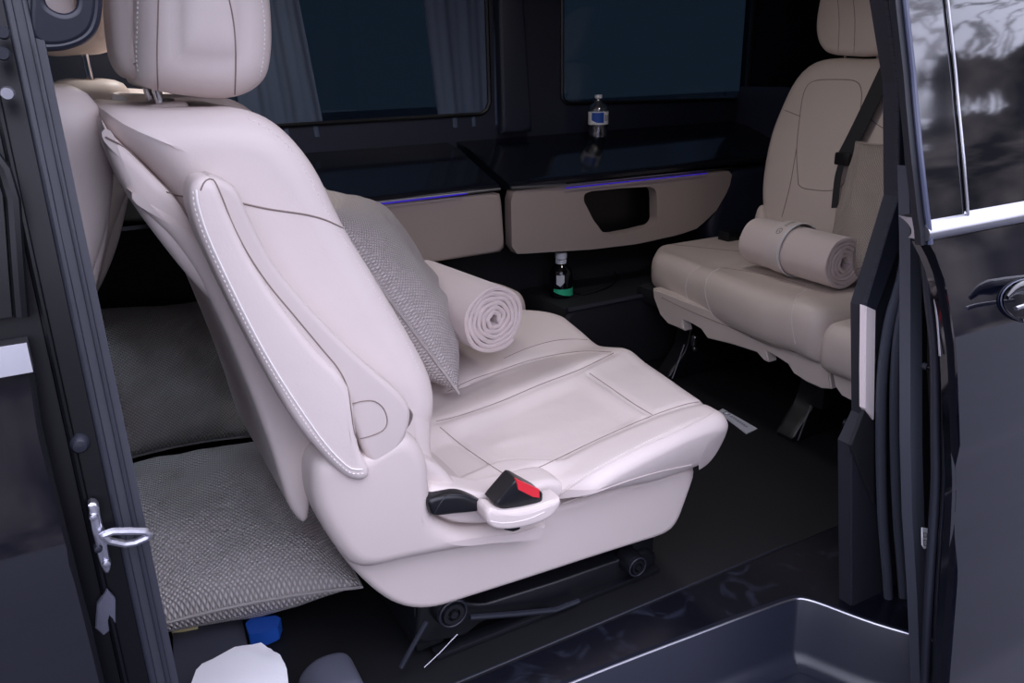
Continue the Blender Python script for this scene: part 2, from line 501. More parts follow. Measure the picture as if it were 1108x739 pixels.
# pillar trim between the two windows
structure(link('trim_1', slab([(1.43, .82), (1.43, 1.49), (1.52, 1.49), (1.56, .82)], WY-.05, WY-.001, .012, smooth=False), 'navy_trim'))
# ledges under the windows, swept along the van
LP = [(2.699, .80), (2.64, .789), (2.60, .783), (2.45, .735), (2.34, .702), (2.312, .694), (2.303, .687), (2.303, .676), (2.33, .672), (2.40, .668), (2.699, .66)]
def sweep_x(prof, x0, x1, endr=0):
    rings = []
    for x in (x0, x1): rings.append([Vector((x, y, z)) for y, z in prof])
    return rings_to_bm(rings)
structure(link('trim_2', sweep_x(LP, -1.19, 1.225), 'ledge'))
structure(link('trim_3', sweep_x(LP, 1.262, 2.62), 'ledge'))
# end of the ledge beside the rear bench, rounded
structure(link('trim_4', slab([(2.62, .66), (2.62, .95), (2.72, .93), (2.85, .8), (2.9, .66), (2.9, .02), (2.3, .02), (2.2, .3), (2.16, .45), (2.2, .52), (2.235, .58), (2.262, .655)], 2.31, 2.699, .03, n=90, smooth=False), 'navy_trim'))
# bright trim line along both panels
def rail(name, p0, p1, r=.0045, y=2.296, m_='satin'):
    a = on_y(p0, y); b_ = on_y(p1, y)
    return structure(link(name, tube_bm([a, a.lerp(b_, .3), a.lerp(b_, .6), b_], r, 8), m_))
rail('trim_5', (300, 231), (541, 204.5)); rail('trim_6', (553, 203.5), (612, 200), .006)
rail('trim_7', (612, 200), (792, 181.5), .003)
l1 = rail('trim_8', (385, 224), (505, 209.5), .0022, 2.288, 'led'); l2 = rail('trim_9', (612, 203.6), (765, 187.5), .0022, 2.290, 'led')
# door card left of the seam, and the rear side panel with its pocket
p1 = structure(link('trim_10', slab(prof_px([(300, 234), (400, 222.5), (541, 208), (543, 212), (547, 268), (543, 273), (470, 284), (400, 294), (320, 305)], 2.3), 2.3, 2.36, .012, n=90, smooth=False), 'panel'))
oc = resample([Vector((a, 0, b_)) for a, b_ in prof_px([(556, 206.5), (700, 194), (793, 184.5), (789, 204), (775, 228), (755, 247), (735, 254), (690, 264), (640, 270), (590, 273), (560, 275), (554, 270), (553, 210)], 2.3)], 60)
ohole = resample([Vector((a, 0, b_)) for a, b_ in prof_px([(640, 207), (672, 203.5), (703, 202), (709, 205), (711, 215), (711, 238), (708, 244), (685, 250), (662, 254), (652, 251), (642, 238), (632, 218), (631, 211)], 2.3)], 60)
structure(link('trim_11', hole_panel([(v.x, v.z) for v in oc], [(v.x, v.z) for v in ohole][::2], 2.3, 2.345, 120), 'panel'))
structure(link('trim_12', box_bm((1.3, 2.40, .46), (2.2, 2.42, .665)), 'black_plastic', smooth=False))
# lower wall, recessed, and the plinth with a shelf pocket
structure(link('wall_lower', box_bm((-1.19, 2.50, 0), (2.2, 2.695, .66)), 'black_rough', smooth=False))
structure(link('trim_13', slab([(1.395, .001), (1.395, .262), (2.16, .262), (2.16, .001)], 2.16, 2.499, .008, n=60, smooth=False), 'black_rough'))
structure(link('trim_14', tube_bm([Vector((1.40, 2.165, .264)), Vector((1.6, 2.165, .264)), Vector((1.9, 2.165, .264)), Vector((2.15, 2.165, .264))], .010, 8), 'pillar_trim'))
# raised rim of the rounded cup pocket on the plinth
rp_ = [on_z(p, .266) for p in [(612, 300), (640, 288), (662, 291), (666, 303), (655, 312), (625, 318)]]
structure(link('trim_15', tube_bm(resample(catmull(rp_, 6), 50), .004, 6, closed=True), 'black_plastic'))
# sill plate and step well
e0, e1 = on_z((620, 739), 0), on_z((850, 650), 0)
step = [Vector((-.25, .975, 0)), Vector((.2, .972, 0)), Vector((.63, .960, 0)), Vector((.95, .940, 0)), Vector((1.10, .928, 0))] + [on_z(p, 0) for p in ((852, 650.5), (866, 648), (885, 652.5), (948, 675.5))] + [Vector((1.31, .675, 0))]
step = catmull(step, 5, False)
def wallstrip(path, zs):
    """zs: list of (z, push) – push moves the ring toward the street side"""
    rings = []
    for z, ps in zs:
        rg = []
        for i, p in enumerate(path):
            t = path[min(i+1, len(path)-1)]-path[max(i-1, 0)]; t.normalize()
            n = Vector((t.y, -t.x, 0)); rg.append(Vector((p.x, p.y, 0))+n*ps+Vector((0, 0, z)))
        rings.append(rg)
    bm = bmesh.new(); V = [[bm.verts.new(p) for p in rg] for rg in rings]
    for a, b_ in zip(V, V[1:]):
        for i in range(len(a)-1): bm.faces.new((a[i], a[i+1], b_[i+1], b_[i]))
    return bm
bm = wallstrip(step, [(-.004, -.02), (.002, -.006), (.003, -.001), (-.003, .004), (-.118, .012), (-.135, .018), (-.144, .032), (-.146, .05)])
structure(link('trim_16', bm, 'tray', sharp=60))
bm = bmesh.new(); A_ = [bm.verts.new((p.x, p.y-.03, -.147)) for p in step]; B_ = [bm.verts.new((p.x+.02, .60, -.147)) for p in step]
for i in range(len(step)-1): bm.faces.new((A_[i], A_[i+1], B_[i+1], B_[i]))
r_ = bmesh.ops.extrude_face_region(bm, geom=bm.faces[:]); bmesh.ops.translate(bm, verts=[v for v in r_['geom'] if isinstance(v, bmesh.types.BMVert)], vec=(0, 0, -.03))
structure(link('trim_17', bm, 'tray', smooth=False))
lip_highlight = tube_bm([p+Vector((0, 0, .0005)) for p in step], .0022, 6)
structure(link('trim_18', lip_highlight, 'zinc'))  # bright tube standing in for the highlight along the step's lip
bm = bmesh.new(); SX = [Vector((-.9, .98, 0))]+[p for p in step]+[Vector((1.5, .67, 0))]
A_ = [bm.verts.new((p.x, p.y+.004, -.001)) for p in SX]; B_ = [bm.verts.new((p.x, 1.062, -.001)) for p in SX]
for i in range(len(SX)-1): bm.faces.new((A_[i], A_[i+1], B_[i+1], B_[i]))
r_ = bmesh.ops.extrude_face_region(bm, geom=bm.faces[:]); bmesh.ops.translate(bm, verts=[v for v in r_['geom'] if isinstance(v, bmesh.types.BMVert)], vec=(0, 0, -.03))
structure(link('trim_19', bm, 'scuffed', smooth=False))
# seam line between the sill plate and the floor covering
structure(link('trim_20', tube_bm([Vector((x, 1.067, .001)) for x in (.1, .5, .9, 1.3)], .0025, 6), 'rubber'))
# ------------------------------------------------------------------ left pillar
OB = .075  # closed body side stands a little further in than the slid-open door
bR = [(-.6, .0), (1.5, .002)]
def plane_x(x0f, x1f, y, z0, z1, name, m_, ty=.03):
    pass
pill = body_strip([(-.6, -.027), (1.5, -.025)], [(-.6, .001), (1.5, .001)], -.55, 1.5, OB+.035, .32, 40, 2)
structure(link('trim_21', pill, 'pillar_trim'))
# a soft lip along the outer edge of the pillar band
structure(link('trim_22', tube_bm([Vector((-.0225, Yb(z)+OB+.036, z)) for z in [(-.55+2.05*k/30) for k in range(31)]], .0045, 8), 'rubber'))
structure(link('trim_23', tube_bm([Vector((-.0085, Yb(z)+OB+.034, z)) for z in [(-.55+2.05*k/30) for k in range(31)]], .0025, 8), 'rubber'))
# painted jamb between the pillar band and the front door
structure(link('trim_24', body_strip([(-.6, -.09), (1.5, -.09)], [(-.6, -.026), (1.5, -.026)], -.55, 1.5, OB+.03, .05, 40, 3), 'jamb'))
structure(link('trim_25', tube_bm([Vector((-.047, Yb(z)+OB+.028, z)) for z in [(-.55+2.05*k/30) for k in range(31)]], .0035, 8), 'jamb'))
# inner lining of the opening ahead of the pillar
structure(link('wall_near_front', box_bm((-1.2, .93, -.55), (-.03, .97, 1.5)), 'black_rough', smooth=False))
# front door -------------------------------------------------------
de = zx([(0, 165), (14, 190), (20, 213), (26, 300), (31, 360), (33, 400), (43, 470), (68, 570), (88, 650), (110, 739)], OB)
de = [(z, x) for z, x in de]
de = [(-.6, de[0][1])]+de+[(1.5, de[-1][1]-.35)]
fd = root('front_door', 'glossy black front door edge at the far left, beside the pillar with the striker', 'car door', (-.3, .75, -.5))
zc0, zc1 = .832, .872
cl = [(-.6, -.95), (1.5, -.95)]
link('outer_panel', body_strip(cl, de, -.55, zc0, OB, .05, 40, 3, crease=lambda x, z: .006*math.exp(-((z-.42)/.05)**2)), 'paint', fd)
link('window_glass', body_strip(cl, [(z, x-.012) for z, x in de], zc1, 1.5, OB+.004, .02, 30, 2), 'jamb', fd)
zlc = on_body((16, 386), OB).z
bm = body_strip(cl, [(-1, on_body((33, 386), OB).x), (2, on_body((33, 386), OB).x)], on_body((16, 403), OB).z, on_body((16, 370), OB).z, OB-.008, .02, 6, 2)
bmesh.ops.bevel(bm, geom=[e for e in bm.edges if e.is_boundary is False and e.calc_face_angle(0) > 1], offset=.003, segments=2, affect='EDGES')
link('chrome_strip', bm, 'satin', fd)
link('edge_trim', tube_bm([Vector((interp(de, z), Yb(z)+OB+.002, z)) for z in [(-.5+1.32*k/30) for k in range(31)]], .003, 6), 'jamb', fd)
link('window_frame', tube_bm([Vector((interp(de, z)-.004, Yb(z)+OB-.002, z)) for z in [(.872+.5*k/20) for k in range(21)]], .006, 8), 'jamb', fd)
# small fittings on the left pillar --------------------------------
def disc_on_body(p, off, r, h, m_, name, **kw):
    c = on_body(p, off); return lathe_bm([(r*.7, -h), (r, -h*.6), (r, 0)], (c.x, c.y, c.z), 18, 'y')
bump_stop = link('bump_stop', lathe_bm([(.002, -.009), (.006, -.008), (.0085, -.004), (.009, .0), (.009, .012)], on_body((86, 480), OB+.028), 20, 'y'), 'rubber', loc=on_body((86, 480), OB+.028))
tag(bump_stop, 'small round rubber stop on the black jamb of the left pillar', 'rubber stop')
cp = on_body((113, 662), OB+.028)
cover = link('cover_plate', poly_prism([on_y(p, cp.y-.004) for p in ((105, 655), (116, 640), (125, 650), (125, 678), (112, 688), (103, 680))], (0, .006, 0), .001), 'grey_item', loc=cp)
tag(cover, 'little grey cover plate low on the left pillar, below the striker', 'plate')
# striker
sy = on_body((100, 575), OB+.02).y
st = root('door_striker', 'shiny metal door striker bracket with loop, bolted to the left pillar', 'door striker', on_y((108, 580), sy))
brk = [(95, 545), (98, 542), (104, 542), (107, 546), (109, 560), (112, 572), (116, 580), (116, 590), (118, 600), (120, 612), (117, 618), (112, 618), (108, 608), (104, 595), (103, 585), (99, 572)]
link('bracket', slab(prof_px(brk, sy), sy-.006, sy+.008, .002, 2, 48, smooth=False), 'zinc', st)
loopp = [(111, 579), (122, 575), (140, 574.5), (157, 575), (162, 578), (160, 581), (146, 587), (135, 588.5), (118, 585)]
link('loop', tube_bm(resample([on_y(p, sy-.012) for p in loopp], 60), .0038, 8, closed=True), 'zinc', st)
for q in ((101, 556), (115, 606), (106, 590)):
    link('bolt', lathe_bm([(.001, -.010), (.0035, -.009), (.004, -.006), (.004, 0)], on_y(q, sy), 12, 'y'), 'zinc' if q[1] != 590 else 'rubber', st)
# grab handle at the upper left
gy = on_body((75, 20), OB+.03).y
gh = root('grab_handle', 'navy black moulded handle loop at the top left, beside the pillar', 'handle', on_y((75, 20), gy))
hl = [(v.x, v.z) for v in [on_y(p, gy) for p in [(40, -60), (60, -66), (90, -60), (103, -40), (106, 0), (101, 28), (90, 42), (70, 50), (50, 51), (36, 44), (33, 0)]]]
hi_ = [(v.x, v.z) for v in [on_y(p, gy) for p in [(58, -40), (75, -44), (82, -30), (84, -5), (82, 8), (72, 14), (60, 12), (50, 3), (48, -20)]]]
bm = hole_panel([(v.x, v.z) for v in resample(catmull([Vector((a, 0, b_)) for a, b_ in hl], 5), 40)], hi_, gy, gy+.05, 80)
bmesh.ops.recalc_face_normals(bm, faces=bm.faces)
ho = link('handle_loop', bm, 'handle_navy', gh)
md = ho.modifiers.new('b', 'BEVEL'); md.width = .009; md.segments = 3; md.limit_method = 'ANGLE'; md.angle_limit = 1
link('grip_rim', tube_bm(resample(catmull([on_y(p, gy+.004) for p in [(103, -40), (106, 0), (102, 27), (91, 41), (71, 49), (50, 51)]], 5, False), 30, False), .004, 8), 'handle_navy', gh)
for k, q in enumerate(((3, 35), (3, 58), (8, 101))):
    c = on_body(q, OB+.0); tag(link('screw', lathe_bm([(.001, -.008), (.005, -.008), (.006, -.003), (.006, .01)], c, 14, 'y'), 'zinc' if k == 2 else 'rubber', loc=c), ['dark screw head nearest the top left corner', 'dark screw head at the left edge, between two others', 'bright screw head at the left edge, lowest of three'][k], 'screw', 'screws on the door frame')
# ================================================================== SEATS
def yoff(prof, dx, dz=0, s=1): return [(x*s+dx, z+dz) for x, z in prof]
seat = root('rear_facing_seat', 'large cream leather seat filling the doorway, its armrest folded up along the backrest', 'seat', (.72, 1.35, 0))
# --- backrest
BK = [(112, 119), (130, 117), (175, 119), (230, 118), (262, 118), (292, 130), (318, 153), (341, 185), (370, 244), (398, 290), (425, 335), (448, 375), (462, 405), (466, 430), (462, 455), (440, 480), (400, 500), (352, 505), (318, 470), (286, 410), (255, 345), (224, 272), (190, 215), (150, 172), (118, 146)]
bprof = prof_px(BK, 1.185)
backrest = link('backrest', slab(bprof, 1.135, 1.60, .05, 6, 150), 'leather', seat)
# darker rear panel between the seam and the shell
RP = [(109, 128), (116, 140), (134, 158), (160, 184), (192, 218), (222, 266), (252, 326), (262, 350), (240, 335), (205, 300), (165, 250), (135, 207), (116, 168), (109, 145)]
rear_panel = link('back_panel', slab(prof_px(RP, 1.17), 1.143, 1.585, .014, 4, 100), 'leather_plain', seat)
# hard shell behind the backrest
SH = [(134, 200), (148, 209), (170, 222), (198, 240), (226, 268), (262, 330), (300, 400), (330, 455), (341, 494), (334, 530), (331, 556), (326, 562), (319, 556), (309, 540), (290, 480), (268, 420), (240, 352), (214, 300), (185, 258), (155, 228)]
shell = link('back_shell', slab(prof_px(SH, 1.16), 1.138, 1.575, .012, 4, 140, bulge=.0), 'shell', seat)
# lower pad where the backrest meets the cushion
LB = [(412, 418), (435, 410), (462, 420), (469, 455), (470, 490), (478, 520), (484, 535), (462, 545), (430, 530), (400, 500), (394, 455), (396, 430)]
lumbar = link('backrest_foot', slab(prof_px(LB, 1.15), 1.135, 1.59, .04, 5, 70), 'leather', seat)
# --- headrest
HR = [(148, -55), (175, -72), (215, -78), (255, -70), (279, -45), (288, -5), (291, 38), (289, 68), (283, 86), (266, 100), (240, 106), (205, 104), (165, 97), (150, 88), (146, 60), (144, 0)]
head = link('headrest', slab(prof_px(HR, 1.27), 1.21, 1.53, .05, 7, 100, dome=.012), 'leather', seat)
HB = [(122, -40), (130, -52), (150, -58), (158, -40), (160, 30), (158, 78), (148, 86), (136, 80), (126, 62), (121, 30), (119, -5)]
hback = link('headrest_back', slab(prof_px(HB, 1.28), 1.268, 1.48, .03, 5, 90), 'leather_plain', head)
for yy in (1.30, 1.44):
    for dx in (0,):
        a = on_y((167, 92), yy); b_ = on_y((173, 126), yy)
        x0 = on_y((167, 92), 1.30).x; x1 = on_y((173, 126), 1.30).x
        link('headrest_post', tube_bm([Vector((x0, yy, 1.075)), Vector((x0+.004, yy, 1.03)), Vector((x1, yy, .985))], .0065, 10), 'chrome', seat)
        c = on_y((175, 119), 1.30)
        link('post_collar', slab([(c.x-.035, c.z-.006), (c.x-.03, c.z+.004), (c.x, c.z+.010), (c.x+.03, c.z+.012), (c.x+.036, c.z+.006), (c.x+.03, c.z-.006)], yy-.02, yy+.02, .006, 3, 40), 'leather_plain', seat)
# --- armrest (folded up) : pad and hard flank
AR = [(203, 208), (207, 196), (215, 191), (226, 191), (232, 198), (246, 232), (263, 268), (285, 305), (310, 340), (340, 378), (366, 404), (378, 428), (381, 455), (386, 482), (396, 503), (394, 514), (378, 515), (360, 503), (338, 480), (316, 452), (290, 408), (262, 355), (236, 303), (214, 255), (205, 228)]
arm = link('armrest', slab(prof_px(AR, 1.075), 1.055, 1.13, .012, 5, 150), 'leather', seat)
AF = [(222, 190), (238, 193), (252, 201), (262, 220), (278, 255), (300, 292), (345, 344), (390, 388), (425, 418), (437, 432), (441, 445), (438, 463), (428, 482), (408, 503), (402, 503), (390, 484), (372, 440), (350, 400), (300, 345), (262, 290), (236, 240)]
flank = link('armrest_flank', slab(prof_px(AF, 1.085), 1.068, 1.135, .010, 5, 150), 'shell', arm)
seam('seam', [(217, 206), (222, 196), (231, 195), (240, 213), (252, 243), (268, 274), (290, 307), (318, 341), (348, 377), (366, 399), (376, 420), (380, 445), (384, 470), (396, 500)], [arm, flank], arm, .0011)
seam('seam', [(212, 205), (215, 225), (226, 258), (250, 310), (276, 362), (300, 404), (330, 450), (355, 484), (378, 506), (392, 508)], [arm], arm, .0016, 'stitch')
seam('seam', [(381, 437), (392, 434), (405, 434), (415, 442), (419, 455), (415, 465), (400, 472), (386, 475)], [flank, arm], flank, .0010)
stitches([(209, 207), (211, 225), (222, 258), (246, 310), (272, 362), (297, 406), (327, 453), (352, 487), (378, 511), (395, 512)], [arm], arm, .0010, .007)
# --- side cover / base
BASE = [(337, 505), (342, 492), (360, 480), (400, 480), (470, 500), (520, 545), (600, 545), (680, 522), (748, 504), (751, 510), (743, 533), (735, 556), (728, 570), (716, 578), (700, 583), (640, 602), (560, 628), (500, 647), (470, 656), (445, 657), (425, 651), (405, 638), (375, 608), (350, 570), (337, 538)]
base = link('side_cover', slab(prof_px(BASE, 1.115), 1.105, 1.80, .014, 5, 130), 'shell', seat)
LOBE = [(336, 522), (340, 500), (356, 490), (385, 490), (410, 478), (428, 466), (440, 467), (453, 480), (461, 498), (464, 530), (466, 552), (480, 565), (500, 571), (530, 568), (570, 566), (592, 566), (560, 584), (500, 592), (440, 603), (400, 612), (378, 608), (355, 580), (340, 550)]
lobe = link('side_bulge', slab(prof_px(LOBE, 1.085), 1.066, 1.16, .026, 6, 150), 'shell', base)
# --- cushion : height field lofted from near to far
def cushion_bm(y0, y1, xb, xf, top, thick, r=.05, n=80, ny=22, nose=.05, nt_=40):
    """xb(y), xf(y) back and front; top(x, y) surface height"""
    rings = []
    ys = []
    for k in range(7): ys.append((y0+r*(1-math.cos(PI/2*k/6)), 1-math.sin(PI/2*k/6)))
    for k in range(1, ny): ys.append((y0+r+(y1-y0-2*r)*k/ny, 0))
    for k in range(7): ys.append((y1-r*(1-math.cos(PI/2*(6-k)/6)), 1-math.sin(PI/2*(6-k)/6)))
    for y, e in ys:
        ins = e*r
        a = xb(y)+ins*.3; b_ = xf(y)-ins*.8; P_ = []
        # top from back to front
        for i in range(nt_+1):
            x = a+(b_-nose-a)*i/nt_; P_.append(Vector((x, y, top(x, y)-ins*.85)))
        zt = P_[-1].z; zb = zt-thick(b_-nose, y)+ins*.9
        hh = (zt-zb)/2; cz = (zt+zb)/2
        for i in range(1, 14):
            t = PI/2-PI*i/14
            P_.append(Vector((b_-nose+nose*abs(math.cos(t))**.75, y, cz+hh*math.copysign(abs(math.sin(t))**.8, math.sin(t)))))
        for i in range(nt_+1):
            x = b_-nose+(a-b_+nose)*i/nt_; P_.append(Vector((x, y, top(x, y)-thick(x, y)+ins*.9)))
        rings.append(P_)
    bm = rings_to_bm(rings, False); bm.verts.ensure_lookup_table(); M_ = len(rings[0])
    for r_, base_ in ((0, 0), (1, (len(rings)-1)*M_)):
        bm.verts.ensure_lookup_table(); V = [bm.verts[base_+i] for i in range(M_)]
        top_ = V[:nt_+1]; bot_ = V[-(nt_+1):][::-1]
        for i in range(nt_):
            bm.faces.new((top_[i], top_[i+1], bot_[i+1], bot_[i]))
        nose_ = V[nt_:M_-nt_]
        cz_ = bm.verts.new((nose_[0].co+nose_[-1].co)/2)
        for a_, b2_ in zip(nose_, nose_[1:]): bm.faces.new((a_, b2_, cz_))
        bm.faces.new((nose_[-1], nose_[0], cz_))
    return bm
def smooth01(t): t = max(0, min(1, t)); return t*t*(3-2*t)
def ctop0(x, y):
    z = .335+(x-.55)*.165 - .10*max(0, x-.95)
    z += .012*math.exp(-((y-1.42)/.05)**2)          # far bolster of the near place
    z -= .014*math.exp(-((y-1.56)/.06)**2)          # valley between the two places
    z -= .012*smooth01((y-1.12)/.05)*smooth01((1.40-y)/.05)*smooth01((.93-x)/.03)
    z += .02*smooth01((.56-x)/.12)
    z += .015*smooth01((y-1.62)/.2)
    z += .006*math.sin(5*(x+y*.7))*math.sin(9*y)
    return z
SEAMS = [[(560, 514), (600, 498), (650, 474), (703, 451), (740, 438), (756, 435)], [(638, 404), (660, 419), (686, 437), (706, 449)],
         [(472, 456), (500, 449), (540, 435), (585, 416), (627, 400), (664, 382)], [(484, 424), (540, 401), (570, 391), (600, 384), (632, 380), (662, 381)],
         [(476, 462), (500, 482), (530, 503), (552, 517)]]
CREASE = [[(520, 462), (560, 448), (600, 440)], [(548, 480), (600, 462), (640, 452)], [(500, 452), (540, 448)]]
def ground_px(p, f):
    z = .40
    for _ in range(12):
        q = on_z(p, z); z = .5*z+.5*f(q.x, q.y)
    return (q.x, q.y)
def segs(L):
    out = []
    for l in L:
        q = [ground_px(p, ctop0) for p in l]; out += list(zip(q, q[1:]))
    return out
SG, CG = segs(SEAMS), segs(CREASE)
def dist_seg(x, y, s_):
    (ax_, ay_), (bx_, by_) = s_; dx, dy = bx_-ax_, by_-ay_
    t = max(0, min(1, ((x-ax_)*dx+(y-ay_)*dy)/(dx*dx+dy*dy+1e-12)))
    return math.hypot(x-ax_-t*dx, y-ay_-t*dy)
def ctop(x, y):
    d = min(dist_seg(x, y, s_) for s_ in SG); c = min(dist_seg(x, y, s_) for s_ in CG)
    return ctop0(x, y)-.0055*math.exp(-(d/.009)**2)+.0030*math.exp(-(c/.022)**2)*(.6+.4*math.sin(23*x+9*y))
cb = cushion_bm(1.035, 1.93, lambda y: .43, lambda y: 1.075+.03*smooth01((y-1.05)/.4)+.03*(y-1.05)-.16*smooth01((y-1.72)/.22), ctop,
    lambda x, y: .135-.105*smooth01((.99-x)/.36)*smooth01((1.3-y)/.15), .032, ny=110, nose=.04, nt_=110)
for v in cb.verts:
    dd = ctop0(v.co.x, v.co.y)-v.co.z
    if v.co.y < 1.12 and dd > .03: v.co.y += .42*(dd-.03)*smooth01((1.12-v.co.y)/.04)
    s_ = smooth01((.74-v.co.x)/.12)*smooth01((1.35-v.co.y)/.3)
    v.co.y += .10*s_
    # the near edge dips where the buckle pocket sits
    v.co.z -= .035*math.exp(-((v.co.x-.62)/.09)**2)*smooth01((1.16-v.co.y)/.06)
cush = link('seat_cushion', cb, 'leather', seat)
both = [cush]
# piping and seams of the cushion
seam('seam', [(604, 536), (625, 522), (650, 507), (690, 486), (730, 468), (762, 452), (772, 446)], both, cush, .0016, 'leather_plain')
stitches([(606, 532), (627, 518), (652, 503), (692, 482), (730, 464), (758, 451)], both, cush, .0008, .006)
for L in ([(560, 514), (578, 508), (600, 498), (650, 474), (703, 451), (740, 438), (756, 435)],
          [(638, 404), (660, 419), (686, 437), (706, 449)],
          [(472, 456), (500, 449), (540, 435), (585, 416), (627, 400), (664, 382)],
          [(484, 424), (510, 411), (540, 401), (570, 391), (600, 384), (632, 380), (662, 381)],
          [(545, 388), (570, 377), (598, 369), (620, 367), (640, 368)],
          [(476, 462), (500, 482), (530, 503), (552, 517)]):
    seam('seam', L, both, cush, .0009)
seam('seam', [(748, 503), (715, 510), (680, 520), (640, 534), (608, 545)], [base, cush], base, .0016, 'leather_plain')
# seams of the backrest
for L in ([(180, 208), (190, 211), (203, 213)], [(258, 219), (290, 226), (330, 232), (352, 238), (371, 247)], [(114, 148), (135, 160), (160, 182), (190, 216), (210, 246), (232, 282)]):
    seam('seam', L, [backrest, rear_panel], backrest, .0014)
stitches([(268, 128), (292, 141), (315, 162), (336, 195), (362, 243), (392, 293), (420, 338), (442, 376), (455, 405)], [backrest], backrest, .0009, .007)
for L in ([(172, -20), (171, 20), (170, 60), (171, 98)], [(243, -20), (252, 20), (255, 60), (254, 102)]):
    seam('seam', L, [head], head, .0011)
for L in ([(150, -20), (149, 20), (148, 60), (150, 80)], [(281, -10), (286, 25), (285, 60), (281, 84)]):
    stitches(L, [head, hback], head, .0010, .006)
# --- recess with the recline lever, and the belt buckle in its fabric loop
rec = link('lever_recess', slab(prof_px([(462, 535), (470, 528), (500, 530), (530, 535), (560, 528), (600, 520), (612, 528), (598, 548), (575, 560), (545, 566), (505, 568), (480, 562), (466, 552)], 1.08), 1.078, 1.15, .012, 4, 70), 'leather', seat)
lever = link('recline_lever', slab(prof_px([(463, 540), (478, 535), (497, 534), (512, 538), (524, 545), (525, 550), (512, 553), (490, 555), (468, 557), (463, 550)], 1.066), 1.058, 1.10, .008, 4, 60), 'black_plastic', seat)
seam('grip_line', [(470, 556), (476, 545), (484, 537), (500, 536), (515, 541)], [lever], lever, .0012, 'rubber')
bk = link('belt_buckle', slab(prof_px([(533, 543), (556, 516), (560, 517), (585, 531), (584, 541), (560, 546), (540, 549)], 1.042), 1.032, 1.075, .003, 2, 40, smooth=False), 'black_plastic', seat)
bm = poly_prism([on_y(p, 1.0305) for p in ((558, 518), (584, 530), (584, 539), (577, 538), (561, 530))], (0, .006, 0), .0008)
link('release_button', bm, 'red', bk)
link('buckle_stalk', slab(prof_px([(544, 560), (558, 556), (561, 570), (553, 573), (543, 571)], 1.06), 1.05, 1.075, .003, 2, 30, smooth=False), 'black_plastic', bk)
sleeve = link('buckle_sleeve', slab(prof_px([(526, 547), (545, 550), (572, 546), (596, 538), (603, 536), (600, 546), (590, 557), (570, 565), (545, 569), (529, 567), (523, 558)], 1.035), 1.020, 1.066, .006, 4, 60, dome=.001), 'leather', seat)
seam('seam', [(529, 550), (546, 553), (573, 549), (598, 541)], [sleeve], sleeve, .0008, 'stitch')
seam('seam', [(527, 563), (546, 566), (570, 562), (589, 554)], [sleeve], sleeve, .0008, 'stitch')
# --- pedestal below the seat
def prof_s(p, y): return prof_px(p, y)
ped = link('pedestal', slab(prof_px([(455, 640), (520, 655), (600, 630), (700, 595), (712, 600), (705, 628), (690, 634), (640, 640), (610, 655), (520, 672), (505, 690), (470, 694), (448, 700), (452, 670)], 1.15), 1.15, 1.75, .006, 3, 70, smooth=False), 'black_plastic', seat)
for q, r in (((489, 662), .026), ((688, 612), .020)):
    c = on_y(q, 1.125)
    h_ = link('pivot_housing', lathe_bm([(.002, -.004), (r*.45, -.004), (r*.5, -.010), (r*.8, -.010), (r*.86, -.002), (r*1.15, 0), (r*1.3, .012), (r*1.3, .04)], c, 30, 'y'), 'black_plastic', ped)
    link('bolt_head', lathe_bm([(.001, -.013), (r*.3, -.013), (r*.36, -.009), (r*.36, 0)], c, 6, 'y'), 'black_plastic', h_)
    link('housing_rim', tube_bm([c+Vector((r*1.05*math.cos(a), -.006, r*1.05*math.sin(a))) for a in [2*PI*k/28 for k in range(28)]], .0022, 6, closed=True), 'rubber', h_)
link('side_bar', tube_bm([on_y(p, 1.13) for p in ((508, 668), (560, 664), (600, 660), (626, 650))], .006, 8), 'rubber', ped)
link('front_strut', tube_bm([on_y(p, 1.12) for p in ((462, 672), (446, 700), (434, 722))], .005, 8), 'rubber', ped)
link('latch_rod', tube_bm([on_y(p, 1.12) for p in ((495, 686), (476, 706), (459, 722))], .0012, 6), 'zinc', ped)
link('rail_foot', box_bm((.44, 1.135, .001), (.98, 1.165, .014), .004), 'black_plastic', ped)
link('rail_foot', box_bm((.40, 1.62, .001), (1.0, 1.675, .022), .006), 'black_plastic', ped)
for x in (.44, .95): link('pedestal_leg', box_bm((x-.03, 1.16, .015), (x+.03, 1.70, .16), .008), 'black_plastic', ped)
# --- far place of the same row : backrest, shell and headrest, set slightly forward
def clone_part(o, dx, dy, dz=0, parent=seat, sub=True, sx=1):
    c = o.copy(); COL.objects.link(c); c.parent = parent; c.location = Vector(o.location)+Vector((dx, dy, dz)); return c
for o in (backrest, rear_panel, shell, head):
    c = clone_part(o, .06, .47)
    if o is head:
        d = hback.copy(); COL.objects.link(d); d.parent = c
    c.scale.y = .92
# --- third place : single seat against the far side
single = root('rear_facing_seat', 'darker beige seat cushion beyond the rolled towel, nearest the far wall', 'seat', (.8, 2.15, 0))
cb = cushion_bm(1.965, 2.44, lambda y: .50, lambda y: 1.14-.10*smooth01((y-2.0)/.4)**2, lambda x, y: .40+.10*(x-.9)-1.2*max(0, x-1.02)**2+.01*math.sin(7*y), lambda x, y: .13, .045, ny=16, nose=.05)
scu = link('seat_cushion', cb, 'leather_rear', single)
bb = backrest.data.copy(); o = bpy.data.objects.new('backrest', bb); COL.objects.link(o); o.parent = single; o.location = seat.location-single.location+Vector((.10, .88, 0)); o.scale.y = .82
o = bpy.data.objects.new('back_shell', shell.data); COL.objects.link(o); o.parent = single; o.location = seat.location-single.location+Vector((.10, .88, 0)); o.scale.y = .82
link('side_cover', box_bm((.55, 1.99, .10), (1.06, 2.42, .30), .03, seg=4), 'shell', single)
